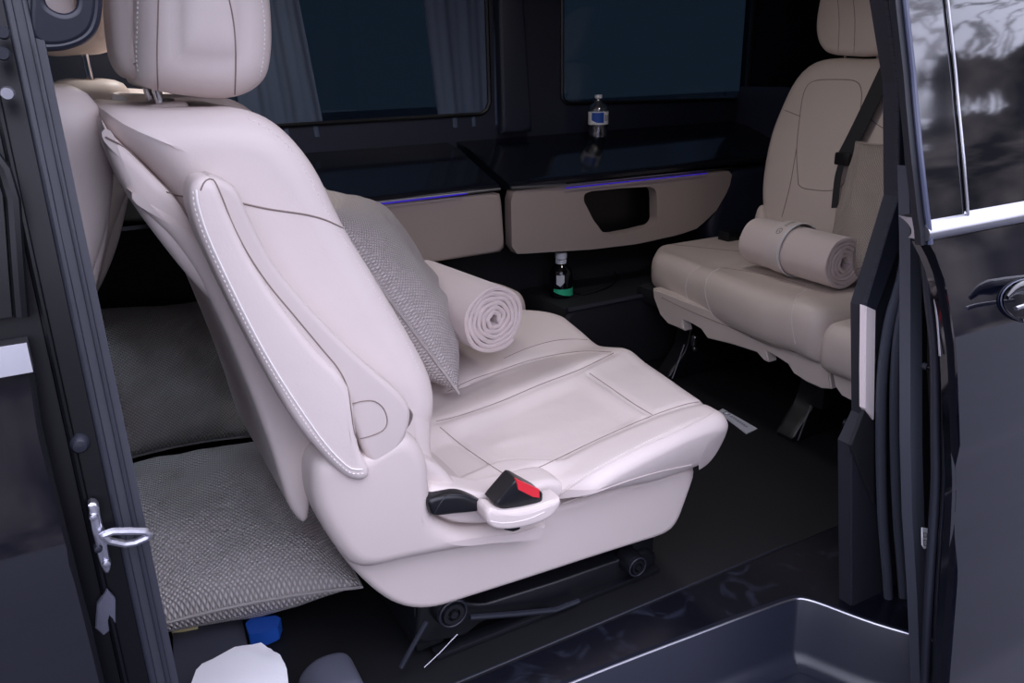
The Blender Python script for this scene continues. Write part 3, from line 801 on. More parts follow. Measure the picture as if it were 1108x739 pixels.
for x in (.6, 1.0): link('leg', box_bm((x-.02, 2.1, 0), (x+.02, 2.3, .12), .006), 'black_plastic', single)
# ------------------------------------------------------------------ rear bench
RG = 'forward facing bench at the back'
def flip(bm):
    for v in bm.verts: v.co.x = -v.co.x
    return bm
rb = root('rear_bench', 'beige leather rear bench part holding the rolled towel, its stitched cushion reaching the far wall', 'seat', (1.95, 1.8, 0))
def rtop(x, y):
    X = -x
    z = .420+.012*smooth01((1.85-X)/.15)
    z += .012*math.exp(-((y-1.42)/.06)**2)
    z -= .006*math.exp(-((y-1.9)/.03)**2)
    z -= .03*smooth01((y-2.1)/.18)*smooth01((1.9-X)/.3)
    return z
cb = flip(cushion_bm(1.325, 2.275, lambda y: -2.20, lambda y: -(1.645+.10*smooth01((y-1.4)/.85)+.10*smooth01((y-2.08)/.19)**2), rtop, lambda x, y: .135+.02*smooth01((2.2-y)/.3), .05, ny=40, nose=.055))
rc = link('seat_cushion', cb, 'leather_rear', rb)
def skirt_plate(px, x, name, parent, d=.035):
    return link(name, poly_prism([on_x(p, x) for p in px], (d, 0, 0), .004), 'leather_rear', parent)
skirt = skirt_plate([(706, 312), (780, 340), (866, 374), (897, 384), (897, 402), (899, 421), (888, 420), (872, 413), (858, 404), (852, 394), (840, 386), (829, 380), (831, 392), (826, 390), (818, 381), (790, 372), (765, 366), (758, 356), (748, 350), (738, 346), (740, 358), (734, 355), (722, 350), (714, 341), (707, 322)], 1.69, 'skirt', rb)
link('underbody', slab([(1.72, .30), (1.72, .24), (2.1, .20), (2.12, .30)], 1.34, 2.2, .012, 3, 40, smooth=False), 'black_rough', rb)
for L in ([(757, 288), (746, 297), (742, 312), (745, 325), (753, 337)], [(778, 291), (768, 297), (763, 312), (766, 330), (773, 343)],
          [(876, 312), (862, 322), (857, 340), (858, 358), (861, 373)]):
    stitches(L, [rc], rc, .0017, .006)
for L in ([(782, 290), (810, 294), (840, 300), (872, 309)], [(700, 262), (740, 266), (790, 271), (822, 274)], [(716, 322), (750, 338), (800, 358), (860, 381)]):
    seam('seam', L, [rc, skirt], rc, .0013)
# backrest of the rear bench : outline in the seat's own reclined plane
def recl(p, x0=2.12, k=.26):
    d = ray(*p); t = (x0+k*(CAM.z-.45))/(d.x-k*d.z); return CAM+d*t
def recl_slab(px, thick, r, name, m_, parent, off=0, dome=.01, n=90):
    pr = [recl(p) for p in px]
    bm = slab([(q.y, q.z) for q in pr], off, off+thick, r, 6, n, dome=dome)
    for v in bm.verts:
        y_, t, z_ = v.co.x, v.co.y, v.co.z; v.co = Vector((2.12+.26*(z_-.45)+t, y_, z_))
    return link(name, bm, m_, parent)
rbk = recl_slab([(826, 246), (820, 215), (822, 185), (830, 145), (843, 112), (856, 85), (874, 68), (900, 63), (930, 64), (962, 62), (990, 64), (1003, 85), (1012, 140), (1015, 200), (1012, 250), (990, 262), (920, 268), (860, 262)], .11, .04, 'backrest', 'leather_rear', rb)
rhd = recl_slab([(881, 35), (884, 5), (892, -20), (915, -28), (945, -24), (960, -5), (964, 25), (961, 48), (950, 60), (915, 61), (890, 56)], .10, .035, 'headrest', 'leather_rear', rb, -.01)
for q in ((904, 64), (940, 64)):
    a = recl(q); link('headrest_post', tube_bm([a+Vector((.05, 0, .03)), a+Vector((.045, 0, 0)), a+Vector((.04, 0, -.03))], .006, 8), 'chrome', rb)
for L in ([(864, 200), (862, 165), (865, 130), (870, 100), (880, 88), (905, 86), (926, 88), (932, 98), (931, 120), (926, 150), (915, 195), (900, 206), (870, 204), (864, 200)],
          [(846, 118), (856, 122), (866, 126)], [(935, 122), (948, 134), (962, 142)], [(846, 235), (855, 200), (862, 160)]):
    seam('seam', L, [rbk], rbk, .0014)
for L in ([(905, -10), (908, 20), (907, 56)], [(922, -10), (925, 20), (924, 58)]): seam('seam', L, [rhd], rhd, .0010)
# hinge cover at the far end, cream
link('hinge_cover', recl_slab([(818, 262), (816, 240), (820, 222), (826, 218), (830, 235), (832, 262)], .06, .012, 'hinge_cover_tmp', 'leather_rear', rb, -.02, .002, 40).data, 'leather_rear', rb) if False else recl_slab([(817, 260), (818, 240), (822, 225), (826, 222), (830, 240), (832, 260)], .05, .01, 'hinge_cover', 'leather_rear', rb, -.015, .002, 40)
# floor brackets
def legs(pxs, name, parent, x):
    pts = [on_x(p, x) for p in pxs]
    return link(name, tube_bm(pts, .004, 6), 'zinc', parent)
for (y0, y1) in ((1.98, 2.05), (1.42, 1.49)):
    lg = link('leg', slab([(1.80, .20), (1.78, .10), (1.72, .035), (1.70, .001), (2.05, .001), (2.03, .06), (1.96, .20)], y0, y1, .006, 3, 40, smooth=False), 'black_plastic', rb)
    link('latch_rod', tube_bm([Vector((1.76, y0-.01, .13)), Vector((1.735, y0-.012, .07)), Vector((1.71, y0-.014, .015))], .0022, 6), 'zinc', lg)
    link('bolt', lathe_bm([(.001, -.008), (.008, -.007), (.010, 0)], (1.82, y0, .10), 12, 'y'), 'zinc', lg)
    link('release_tab', slab([(1.80, .155), (1.795, .125), (1.805, .115), (1.815, .15)], y0-.02, y0-.002, .003, 2, 24), 'zinc', lg)
link('anchor_box', box_bm((1.74, 1.36, .12), (1.82, 1.42, .2), .01), 'black_plastic', rb)
rs = root('rear_bench', 'narrow piece of beige leather rear seat beside the white edged right pillar', 'seat', (1.95, 1.15, 0))
cb = flip(cushion_bm(.995, 1.315, lambda y: -2.20, lambda y: -(1.625+.02*(y-1)), lambda x, y: .418, lambda x, y: .14, .03, ny=12, nose=.05))
rsc = link('seat_cushion', cb, 'leather_rear', rs)
rsk = skirt_plate([(900, 384), (925, 391), (960, 402), (960, 446), (940, 440), (925, 436), (910, 428), (903, 418), (900, 402)], 1.675, 'skirt', rs)
link('backrest', recl_slab([(1030, 40), (1060, 60), (1090, 260), (1150, 300), (1250, 330), (1230, 40)], .11, .03, 'backrest_b', 'leather_rear', rs).data, 'leather_rear', rs) if False else None
bm = slab([(2.14, .45), (2.19, .62), (2.27, .93), (2.34, 1.02), (2.40, .98), (2.33, .7), (2.25, .44)], 1.0, 1.30, .03, 5, 70); link('backrest', bm, 'leather_rear', rs)
link('leg', box_bm((1.80, 1.10, 0), (2.0, 1.16, .2), .01), 'black_plastic', rs)
link('bolt', lathe_bm([(.001, -.012), (.012, -.011), (.015, 0)], (1.77, 1.30, .10), 16, 'y'), 'rubber', rs)
# seat belt of the rear bench
def ribbon(pts, w, t, wdir, bm=None):
    bm = bm or bmesh.new(); wd = [Vector(x).normalized() for x in wdir] if isinstance(wdir, list) else [Vector(wdir).normalized()]*len(pts)
    rings = []
    for i, p in enumerate(pts):
        tg = pts[min(i+1, len(pts)-1)]-pts[max(0, i-1)]; tg.normalize()
        u = (wd[i]-tg*wd[i].dot(tg)).normalized(); n = tg.cross(u)
        rings.append([p+u*w/2+n*t/2, p-u*w/2+n*t/2, p-u*w/2-n*t/2, p+u*w/2-n*t/2])
    return rings_to_bm(rings, True, bm)
def r_off(p, o): q = recl(p); d = ray(*p).normalized(); return q-d*o
bp_ = [r_off(p, .05) for p in ((985, 20), (974, 45), (962, 70), (944, 108), (926, 145), (912, 172))]
sb = root('seat_belt', 'black seat belt running down across the backrest of the rear bench', 'seat belt', bp_[-1])
link('webbing', ribbon(resample(catmull(bp_, 6, False), 40, False), .050, .002, (0, 1, .5)), 'webbing', sb)
link('tongue', box_bm(bp_[-1]+Vector((-.008, -.028, -.02)), bp_[-1]+Vector((.008, .028, .02)), .006), 'black_plastic', sb)
link('lower_webbing', ribbon(resample(catmull([r_off(p, .05) for p in ((911, 176), (907, 190), (905, 205), (903, 225))], 6, False), 20, False), .022, .002, (0, 1, .5)), 'webbing', sb)
# dark side filler with belt anchor between the bench and the far wall
anc = tag(link('belt_anchor', box_bm((2.10, 2.14, .40), (2.16, 2.20, .455), .01), 'black_plastic', loc=(2.12, 2.17, .4)), 'small dark belt anchor on the far end of the rear bench', 'belt anchor')
# ------------------------------------------------------------------ front seats seen through the gap at the left
def front_seat(dx, dy, label, cream='leather'):
    s_ = root('front_seat', label, 'seat', (-.2+dx, 1.45+dy, 0))
    o = Vector((dx, dy, 0))
    def sh(bm): bmesh.ops.translate(bm, verts=bm.verts, vec=o); return bm
    link('backrest', sh(slab([(-.10, 1.05), (-.02, 1.058), (.030, 1.055), (.05, 1.03), (.057, .98), (.048, .92), (.028, .86), (.0, .80), (-.05, .70), (-.14, .5), (-.22, .48), (-.20, .7), (-.16, .95)], 1.22, 1.68, .045, 6, 80, dome=.006)), cream, s_)
    link('back_pocket', sh(slab([(.036, .90), (.032, .86), (.005, .79), (-.04, .68), (-.10, .58), (-.14, .56), (-.10, .74), (-.02, .88)], 1.25, 1.65, .02, 4, 60)), 'shell', s_)
    link('headrest', sh(slab([(-.12, 1.13), (-.02, 1.115), (.03, 1.12), (.045, 1.15), (.05, 1.25), (.03, 1.32), (-.05, 1.34), (-.11, 1.3)], 1.30, 1.58, .04, 6, 70, dome=.01)), cream, s_)
    for y in (1.38, 1.50): link('headrest_post', sh(tube_bm([Vector((-.02, y, 1.13)), Vector((-.02, y, 1.09)), Vector((-.018, y, 1.04))], .006, 8)), 'chrome', s_)
    link('seat_cushion', sh(slab([(-.90, .45), (-.85, .50), (-.45, .46), (-.28, .44), (-.26, .38), (-.30, .30), (-.85, .32), (-.91, .38)], 1.2, 1.7, .04, 5, 60)), cream, s_)
    link('seat_base', sh(box_bm((-.82, 1.26, 0), (-.34, 1.64, .32), .03)), 'black_plastic', s_)
front_seat(-.0, 0, 'cream leather front seat back seen past the left pillar')
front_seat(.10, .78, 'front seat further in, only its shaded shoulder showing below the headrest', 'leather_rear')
# ================================================================== RIGHT SIDE : PILLAR, SEALS, SLIDING DOOR
# interior pillar trim (dark), perforated upper half, cream edge
def prism_px(px, y, depth, name, m_, bev=.003, parent=None):
    return link(name, poly_prism([on_y(p, y) for p in px], (0, depth, 0), bev), m_, parent, smooth=False)
structure(prism_px([(958, -10), (968, -10), (985, 100), (986, 240), (976, 302), (968, 345), (966, 470), (970, 560), (978, 640), (982, 745), (949, 745), (949, 676), (921, 656), (921, 482), (936, 450), (936, 332), (964, 243), (973, 213), (973, 90)], .845, .03, 'trim_26', 'post_trim'))
structure(prism_px([(961, 0), (967, 0), (980, 110), (983, 213), (975, 262), (962, 300), (948, 337), (937, 331), (963, 243), (973, 213), (973, 90)], .836, .008, 'trim_27', 'perforated', .001))
structure(prism_px([(937, 331), (948, 336), (947, 400), (946, 455), (936, 442), (936, 400)], .832, .012, 'trim_28', 'cream_edge', .0015))
structure(prism_px([(936, 443), (946, 456), (946, 545), (921, 482)], .837, .007, 'trim_29', 'black_rough', .001))
# rubber seal of the opening : two soft ridges
def ridge(px, y, r, name, m_='rubber', flat=.8, n=10):
    P_ = resample(catmull([on_y(p, y) for p in px], 6, False), 60, False)
    return structure(link(name, tube_bm(P_, r, n, flat=flat), m_))
ridge([(968, -10), (980, 90), (986, 180), (985, 240), (976, 300), (963, 345), (955, 400), (953, 470), (955, 560), (961, 640), (965, 745)], .826, .011, 'trim_30', 'seal')
ridge([(975, -10), (987, 90), (992, 180), (992, 240), (985, 300), (974, 350), (969, 400), (968, 470), (971, 560), (977, 640), (980, 745)], .812, .0105, 'trim_31', 'seal')
# wall behind the opening's rear edge, and door jamb face
structure(link('wall_near_rear', box_bm((1.50, .90, -.6), (3.3, .94, 1.5)), 'black_rough', smooth=False))
structure(prism_px([(978, -20), (1004, -20), (1006, 240), (1003, 400), (1008, 480), (1012, 560), (1005, 640), (1005, 760), (975, 760), (975, 470), (982, 300), (990, 200)], .835, .009, 'trim_32', 'black_rough', .001))
# slid-open door -----------------------------------------------------
sd = root('sliding_door', 'glossy black sliding door slid open on the right, reflecting the trees', 'car door', (1.8, .65, -.6))
OF = -.02
edge = zx([(1001, 255), (1012, 275), (1022, 300), (1030, 345), (1036, 400), (1039, 480), (1039, 570), (1034, 640), (1026, 739), (1022, 780)], OF)
xr = [(-1, 3.4), (2, 3.4)]
zc = on_body((1010, 262), OF).z
def crease(x, z):
    return .010*smooth01((.50-z)/.05)-.012*smooth01((.36-z)/.10)
link('outer_panel', body_strip([(-.9, edge[0][1])]+edge+[(1.5, edge[-1][1])], xr, -.58, zc+.002, OF, .012, 70, 6, crease=crease), 'paint', sd)
wl = zx([(962, -40), (966, 0), (976, 90), (984, 180), (991, 240), (993, 250)], OF)
zt = 1.6
divL = zx([(1018, -40), (1024, 0), (1034, 90), (1042, 180), (1046, 226)], OF); divL = [(z, x) for z, x in divL]
def ext(c):
    (a, b_), (c_, d) = c[-2], c[-1]; k = (d-b_)/(c_-a); return [(c[0][0]-1, c[0][1])]+c+[(c_+.5, d+k*.5)]
link('pillar_applique', body_strip([(z, x+.022) for z, x in ext(wl)], [(z, x-.003) for z, x in ext(divL)], zc+.022, zt, OF+.002, .02, 30, 3), 'gloss_black', sd)
link('window_glass', body_strip([(z, x+.006) for z, x in ext(divL)], xr, zc+.03, zt, OF+.006, .008, 30, 4), 'dark_door_glass', sd)
wf = link('window_frame', body_strip(ext(wl), [(z, x+.022) for z, x in ext(wl)], zc-.0, zt, OF-.004, .010, 40, 2), 'frame_dark', sd)
link('frame_highlight_rib', tube_bm([Vector((interp(ext(wl), z)+.017, Yb(z)+OF-.007, z)) for z in [zc+(zt-zc)*k/30 for k in range(31)]], .004, 8), 'rib', sd)  # the frame's narrow highlight, put into the rib's lighter colour
link('window_divider', tube_bm([Vector((interp(ext(divL), z)+.001, Yb(z)+OF-.001, z)) for z in [zc+.03+(zt-zc-.03)*k/30 for k in range(31)]], .0024, 8), 'satin', sd)
a, b_ = on_body((1006, 243), OF-.006), on_body((1106, 225), OF-.006)
# chrome strip : swept rounded bar along the belt line
x0 = on_body((1005, 250), OF-.01).x
zb_, zt_ = on_body((1008, 261), OF-.01).z, on_body((1008, 238), OF-.01).z
bm = body_strip([(-2, x0), (2, x0)], xr, zb_, zt_, OF-.012, .03, 14, 3, crease=lambda x, z: .012*abs(2*(z-zb_)/(zt_-zb_)-.7)**2)
link('chrome_strip', bm, 'satin', sd)
# door edge face and its seals
eo = [(z, x) for z, x in edge]
def eshift(d): return [(z, x+d) for z, x in [(-.9, edge[0][1])]+edge+[(1.5, edge[-1][1])]]
link('edge_face', body_strip(eshift(-.009), eshift(.002), -.58, zc, OF+.010, .012, 60, 2), 'gloss_black', sd)
SE = [(976, -30), (979, 0), (988, 100), (996, 180), (1000, 262), (1005, 320), (1011, 380), (1012, 475), (1012, 526), (1005, 641), (1001, 750)]
def body_tube(px, off, r, name, m_, parent, flat=1, n=10):
    P_ = resample(catmull([on_body(p, off) for p in px], 6, False), 70, False)
    return link(name, tube_bm(P_, r, n, flat=flat), m_, parent)
body_tube(SE, OF+.045, .0075, 'door_seal', 'rubber', sd)
body_tube([(x+9, y) for x, y in SE[3:]], OF+.04, .0035, 'door_seal', 'rubber', sd)
body_tube([(1006, 262), (1014, 292), (1022, 330), (1026, 380), (1028, 470), (1028, 560), (1023, 640), (1016, 750)], OF+.016, .004, 'edge_fold', 'gloss_black', sd)
body_tube([(1001, 280), (1004, 288), (1009, 310), (1014, 345), (1017, 385)], OF+.018, .0016, 'edge_fold', 'zinc', sd)
# flat inner flange of the door, blue grey
fl_ = [on_body(p, .07) for p in ((983, 180), (985, 260), (985, 400), (985, 480), (987, 560), (992, 640), (996, 750))]
fr_ = [on_body(p, .07) for p in ((996, 180), (997, 260), (998, 400), (998, 480), (1000, 560), (1005, 640), (1008, 750))]
bm = rings_to_bm([[a, b_, b_+Vector((0, .02, 0)), a+Vector((0, .02, 0))] for a, b_ in zip(fl_, fr_)])
link('inner_flange', bm, 'seal', sd, sharp=30)
ov = link('flange_insert', box_bm((0, 0, 0), (.001, .001, .001)), 'rubber', sd) if False else None
# warning sticker and stencilled marks
q = [on_body(p, .055) for p in ((997.9, 571), (1003.9, 572), (1004.2, 593), (1000.4, 594), (998.2, 590))]
stk = link('sticker', poly_prism(q, (0, .002, 0), .0003), 'label_white', sd, smooth=False)
for (a, b_) in (((999.4, 576), (1002.9, 577)), ((999.4, 576), (999.4, 581)), ((999.4, 581), (1002.9, 581)), ((1002.9, 577), (1002.9, 581)), ((999.7, 584), (999.7, 590)), ((999.7, 584), (1003.0, 585)), ((1001.4, 587), (1003.0, 587)), ((999.8, 590), (1003.0, 590.5))):
    link('sticker_print', tube_bm([on_body(a, .054), on_body(b_, .054)], .0005, 4), 'print_dark', stk)
for (a, b_) in (((1021, 650), (1024, 652)), ((1021, 650), (1021, 655)), ((1024, 652), (1021, 655)), ((1026, 649), (1026, 656)), ((1026, 652), (1028, 651)), ((1020, 658), (1023, 657)), ((1023, 657), (1020, 663)), ((1025, 658), (1024, 663)), ((1025, 660), (1028, 661)), ((1020, 663), (1023, 664))):
    link('stencil_mark', tube_bm([on_body(a, OF+.022), on_body(b_, OF+.022)], .0006, 4), 'label_grey', sd)
link('red_marker', lathe_bm([(.001, -.004), (.004, -.003), (.005, .004)], on_body((1027, 408), OF+.02), 10, 'y'), 'red', sd)
c = on_body((1003, 397), .05); link('edge_hole', lathe_bm([(.002, .003), (.004, -.002), (.006, -.002), (.006, .006)], c, 14, 'y'), 'rubber', sd)
# door handle, cropped by the frame's edge
hc = on_body((1118, 325), OF)
cup = []
for k in range(28):
    a = 2*PI*k/28; p = (1118+35*math.cos(a), 325+24*math.sin(a)); cup.append(on_body(p, OF-.002))
link('handle_rim', tube_bm(cup, .0012, 6, closed=True), 'rib', sd)
bm = bmesh.new(); c0 = bm.verts.new(sum(cup, Vector())/28+Vector((0, .02, 0))); vs = [bm.verts.new(p) for p in cup]; ms = [bm.verts.new(p.lerp(c0.co, .35)+Vector((0, .012, 0))) for p in cup]
for k in range(28):
    bm.faces.new((vs[k], vs[(k+1) % 28], ms[(k+1) % 28], ms[k])); bm.faces.new((ms[k], ms[(k+1) % 28], c0))
bmesh.ops.translate(bm, verts=bm.verts, vec=(0, -.004, 0))
link('handle_cup', bm, 'gloss_black', sd)
link('door_handle', tube_bm(resample(catmull([on_body(p, OF-.03) for p in ((1090, 322), (1100, 313), (1118, 309), (1145, 305), (1175, 303), (1190, 306))], 5, False), 30, False), [.004+.009*min(1, k/6) for k in range(30)], 12, flat=.6), 'gloss_black', sd)
link('handle_insert', tube_bm(resample(catmull([on_body(p, OF-.040) for p in ((1099, 334), (1108, 331), (1125, 328), (1150, 325))], 5, False), 20, False), .0035, 8), 'satin', sd)
# ================================================================== LOOSE THINGS
def knit_pillow(name, c, ux, uy, w, h, t, label, cat, m_='knit', seed=0, group=None, pinch=.10, sag=0, n=44, wr=.010):
    """puffed cushion; u,v grid, two sheets joined; ux, uy its in-plane axes"""
    ux = Vector(ux).normalized(); uy = Vector(uy); uy = (uy-ux*uy.dot(ux)).normalized(); uz = ux.cross(uy)
    c = Vector(c); bm = bmesh.new(); uvl = bm.loops.layers.uv.new('UVMap'); grids = []
    for s_ in (1, -1):
        G = []
        for j in range(n+1):
            r_ = []
            for i in range(n+1):
                u = -1+2*i/n; v = -1+2*j/n
                # rounded, slightly pinched outline
                e = 1-pinch*(1-abs(u)**2)*abs(v)**3-0; e2 = 1-pinch*(1-abs(v)**2)*abs(u)**3
                px, py = u*e2*w/2, v*e*h/2
                th = ((1-abs(u)**2.4)*(1-abs(v)**2.4))
                z = s_*t/2*max(0, th)**.55
                nz = noise.noise(Vector((u*1.7+seed, v*1.7, seed*3.1+s_)))*wr*2+noise.noise(Vector((u*4+seed, v*4, seed+s_)))*wr
                z += nz*max(0, th)**.4
                z -= sag*(u*u+v*v)
                r_.append(c+ux*px+uy*py+uz*z)
            G.append(r_)
        grids.append(G)
    V = []
    for si, G in enumerate(grids):
        R_ = []
        for j in range(n+1):
            row = []
            for i in range(n+1):
                if si == 1 and (i in (0, n) or j in (0, n)): row.append(V[0][j][i])
                else: row.append(bm.verts.new(G[j][i]))
            R_.append(row)
        V.append(R_)
    for si, R_ in enumerate(V):
        for j in range(n):
            for i in range(n):
                q = [(i, j), (i+1, j), (i+1, j+1), (i, j+1)]
                if si: q = q[::-1]
                try: f = bm.faces.new([R_[b_][a] for a, b_ in q])
                except ValueError: continue
                for lp, (a, b_) in zip(f.loops, q): lp[uvl].uv = (a/n*w/.45, b_/n*h/.45)
    o = link(name, bm, m_, None, loc=c, sharp=80)
    tag(o, label, cat, group)
    # welt along the border
    edge_ = [grids[0][0][i] for i in range(n)]+[grids[0][j][n] for j in range(n)]+[grids[0][n][n-i] for i in range(n)]+[grids[0][n-j][0] for j in range(n)]
    link('welt', tube_bm([Vector(p) for p in edge_], .0035, 6, closed=True), m_, o)
    return o
P1 = knit_pillow('throw_pillow', (.125, 1.63, .125), (1, -.16, 0), (.16, 1, .10), .56, .58, .23, 'pale knitted pillow lying on the floor nearest the camera, below the seat back', 'pillow', 'knit', 1.3, 'knitted pillows', wr=.012)
P2 = knit_pillow('throw_pillow', (.13, 2.27, .27), (1, .12, -.10), (0, .75, .66), .50, .50, .16, 'shaded waffle knit pillow standing behind the paler floor pillow', 'pillow', 'knit', 4.1, 'knitted pillows')
P3 = knit_pillow('throw_pillow', (.62, 1.76, .575), (.30, 1, -.05), (-.52, .10, .87), .46, .50, .22, 'knitted pillow leaning on the backrest behind the spiral towel roll', 'pillow', 'knit_fine', 2.2, 'knitted pillows')
P4 = knit_pillow('throw_pillow', (2.02, 1.445, .64), (.22, 1, -.16), (.30, .08, .95), .40, .44, .15, 'beige knitted pillow leaning on the rear bench beside the belt', 'pillow', 'knit_rear', 6.4, 'knitted pillows')
# rolled towels ------------------------------------------------------
def rolled_towel(c0, c1, R, label, turns=5, squash=1.0, band=None, m_='towel', tail=0, core=.012):
    """c0 = centre of the near end, c1 = centre of the far end"""
    c0, c1 = Vector(c0), Vector(c1); ax = (c1-c0).normalized(); L = (c1-c0).length
    up_ = Vector((0, 0, 1)); up_ = (up_-ax*up_.dot(ax)).normalized(); sd_ = ax.cross(up_)
    pitch = (R-core)/turns; th = pitch*.80
    N = turns*36; C = []
    for i in range(N+1):
        f = i/N; a = f*turns*2*PI; r = core+(R-th/2-core)*f+.0012*math.sin(5*a+f*9)
        C.append((r*math.cos(a+tail), r*math.sin(a+tail)*squash))
    bm = bmesh.new(); rows = []
    prof = [(0, .35), (.0, .8), (.004, 1), (.5, 1), (1-.004, 1), (1, .8), (1, .35)]
    secs = []
    for i, (a, b_) in enumerate(C):
        t = Vector((C[min(i+1, N)][0]-C[max(i-1, 0)][0], C[min(i+1, N)][1]-C[max(i-1, 0)][1])).normalized(); n_ = Vector((-t.y, t.x))
        q = []
        for s_ in (1, -1):
            pr = prof if s_ == 1 else prof[::-1]
            for f, k in pr:
                e = .003*(1-(k-.35)/.65)
                l = f*L+(-e+.003 if f == 0 else (e-.003 if f == 1 else 0)); l += (.002*math.sin(i*.21) if f < .1 else 0)
                w = n_*s_*th/2*k
                q.append(c0+ax*l+sd_*(a+w.x)+up_*(b_+w.y))
        secs.append(q)
    bm = rings_to_bm(secs, True)
    o = link('rolled_towel', bm, m_, None, loc=c0+(c1-c0)/2-Vector((0, 0, R)), sharp=70); tag(o, label, 'towel', 'rolled towels')
    if band:
        f0, f1 = band; pts = []
        rings = []
        for l, rr in ((f0*L, R+.0005), (f0*L, R+.002), (f1*L, R+.002), (f1*L, R+.0005)):
            rings.append([c0+ax*l+sd_*(rr*math.cos(2*PI*k/48))+up_*(rr*math.sin(2*PI*k/48)*squash) for k in range(48)])
        bnd = link('paper_band', rings_to_bm(rings, False), 'paper_band', o)
        for ff in (f0-.012, f0+.0):
            link('band_ridge', tube_bm([c0+ax*(ff*L)+sd_*((R+.0025)*math.cos(2*PI*k/48))+up_*((R+.0025)*math.sin(2*PI*k/48)*squash) for k in range(48)], .0012, 6, closed=True), 'label_white', bnd)
        mid = (f0*.55+f1*.45)*L
        # printed mark: ring emblem and a short line of letters, lying on the band
        def onb(l, a): return c0+ax*l+sd_*((R+.0026)*math.cos(a))+up_*((R+.0026)*math.sin(a)*squash)
        a0 = MARK_A
        link('printed_emblem', tube_bm([onb(mid+.004+.009*math.cos(t)*-1, a0+.13*math.sin(t)) for t in [2*PI*k/20 for k in range(20)]], .0007, 5, closed=True), 'print_dark', bnd)
        for k in range(3):
            link('printed_emblem', tube_bm([onb(mid+.004, a0), onb(mid+.004+.009*math.cos(2*PI*k/3+.5), a0+.13*math.sin(2*PI*k/3+.5))], .0006, 4), 'print_dark', bnd)
        for k in range(7):
            aa = a0-.30-.07*k
            link('printed_letter', tube_bm([onb(mid-.004, aa), onb(mid+.004, aa+(.02 if k % 2 else -.01)), onb(mid+.008, aa)], .0005, 4), 'print_dark', bnd)
    return o
MARK_A = 2.3
t1c = on_z((536, 345), .515)
T1 = rolled_towel(t1c, t1c+(on_z((486, 324), .515)-t1c).normalized()*.33, .090, 'rolled towel with its spiral end facing out, on the large cream seat', 6, .93, tail=-.9)
t2c = on_z((915, 284), .512)
T2 = rolled_towel(t2c, t2c+Vector((.02, .36, 0)), .082, 'rolled towel with a paper band, lying on the rear bench', 5, .97, band=(.50, .66), tail=-.35, core=.018)
# bottles --------------------------------------------------------------
bx = on_z((647, 151), .783)
wb = root('water_bottle', 'clear small water bottle with a blue label on the ledge below the far window', 'bottle', (bx.x, 2.60, .783))
bx = on_y((647, 151), 2.60); bz = .7835
def bot(z): return bz+z
link('bottle_body', lathe_bm([(.003, bot(.001)), (.030, bot(.001)), (.035, bot(.006)), (.036, bot(.02)), (.034, bot(.026)), (.036, bot(.032)), (.034, bot(.040)), (.0385, bot(.050)), (.0385, bot(.100)), (.0375, bot(.108)), (.036, bot(.116)), (.030, bot(.124)), (.016, bot(.134)), (.012, bot(.142)), (.012, bot(.150))], (bx.x, 2.60, 0), 32), 'bottle_clear', wb)
link('cap', lathe_bm([(.002, bot(.162)), (.013, bot(.162)), (.0145, bot(.159)), (.0145, bot(.150)), (.012, bot(.148))], (bx.x, 2.60, 0), 24), 'cap_white', wb)
lb = link('label', lathe_bm([(.0390, bot(.053)), (.0393, bot(.054)), (.0393, bot(.099)), (.0390, bot(.100))], (bx.x, 2.60, 0), 40), 'label_white', wb)
def arc_patch(c, r, a0, a1, z0, z1, m_, name, parent, n=12, zf=None):
    rings = []
    bm = bmesh.new(); A = []; B = []
    for k in range(n+1):
        a = a0+(a1-a0)*k/n; zz0 = z0+(zf(k/n) if zf else 0)
        A.append(bm.verts.new((c[0]+r*math.cos(a), c[1]+r*math.sin(a), zz0))); B.append(bm.verts.new((c[0]+r*math.cos(a), c[1]+r*math.sin(a), z1)))
    for k in range(n): bm.faces.new((A[k], A[k+1], B[k+1], B[k]))
    r_ = bmesh.ops.extrude_face_region(bm, geom=bm.faces[:])
    for v in [g_ for g_ in r_['geom'] if isinstance(g_, bmesh.types.BMVert)]:
        d = Vector((v.co.x-c[0], v.co.y-c[1], 0)).normalized(); v.co += d*.0005
    return link(name, bm, m_, parent)
arc_patch((bx.x, 2.60), .0395, math.radians(196), math.radians(268), bot(.060), bot(.098), 'blue', 'label_print', lb, zf=lambda t: .010*max(0, 1-t*2.2))
for k, a in enumerate((276, 290, 304, 318)): arc_patch((bx.x, 2.60), .0395, math.radians(a), math.radians(a+7), bot(.066), bot(.066+.024-.004*(k % 2)), 'label_text', 'label_print', lb, 3)
# second bottle
b2 = on_z((607, 320), .263); b2 = Vector((b2.x, b2.y, .2625))
wb2 = root('water_bottle', 'dark bottle with white cap and green label on the low plinth by the far wall', 'bottle', b2)
c2 = (b2.x, b2.y, 0)
def bt(z): return b2.z+z
M['bottle_dark'] = mat('bottle_dark', '0A0C12', .08)
link('bottle_body', lathe_bm([(.003, bt(.001)), (.036, bt(.001)), (.042, bt(.006)), (.042, bt(.085)), (.037, bt(.102)), (.022, bt(.118)), (.017, bt(.124)), (.016, bt(.140))], c2, 32), 'bottle_dark', wb2)
link('cap', lathe_bm([(.002, bt(.162)), (.018, bt(.162)), (.021, bt(.158)), (.021, bt(.142)), (.018, bt(.140))], c2, 24), 'cap_white', wb2)
link('cap_ring', lathe_bm([(.0165, bt(.122)), (.020, bt(.124)), (.020, bt(.128)), (.018, bt(.129)), (.020, bt(.130)), (.020, bt(.136)), (.0165, bt(.138))], c2, 24), 'cap_white', wb2)
lb2 = arc_patch(c2, .0426, math.radians(200), math.radians(330), bt(.006), bt(.036), 'green', 'label', wb2, 14, zf=lambda t: .020*(1-t)**2)
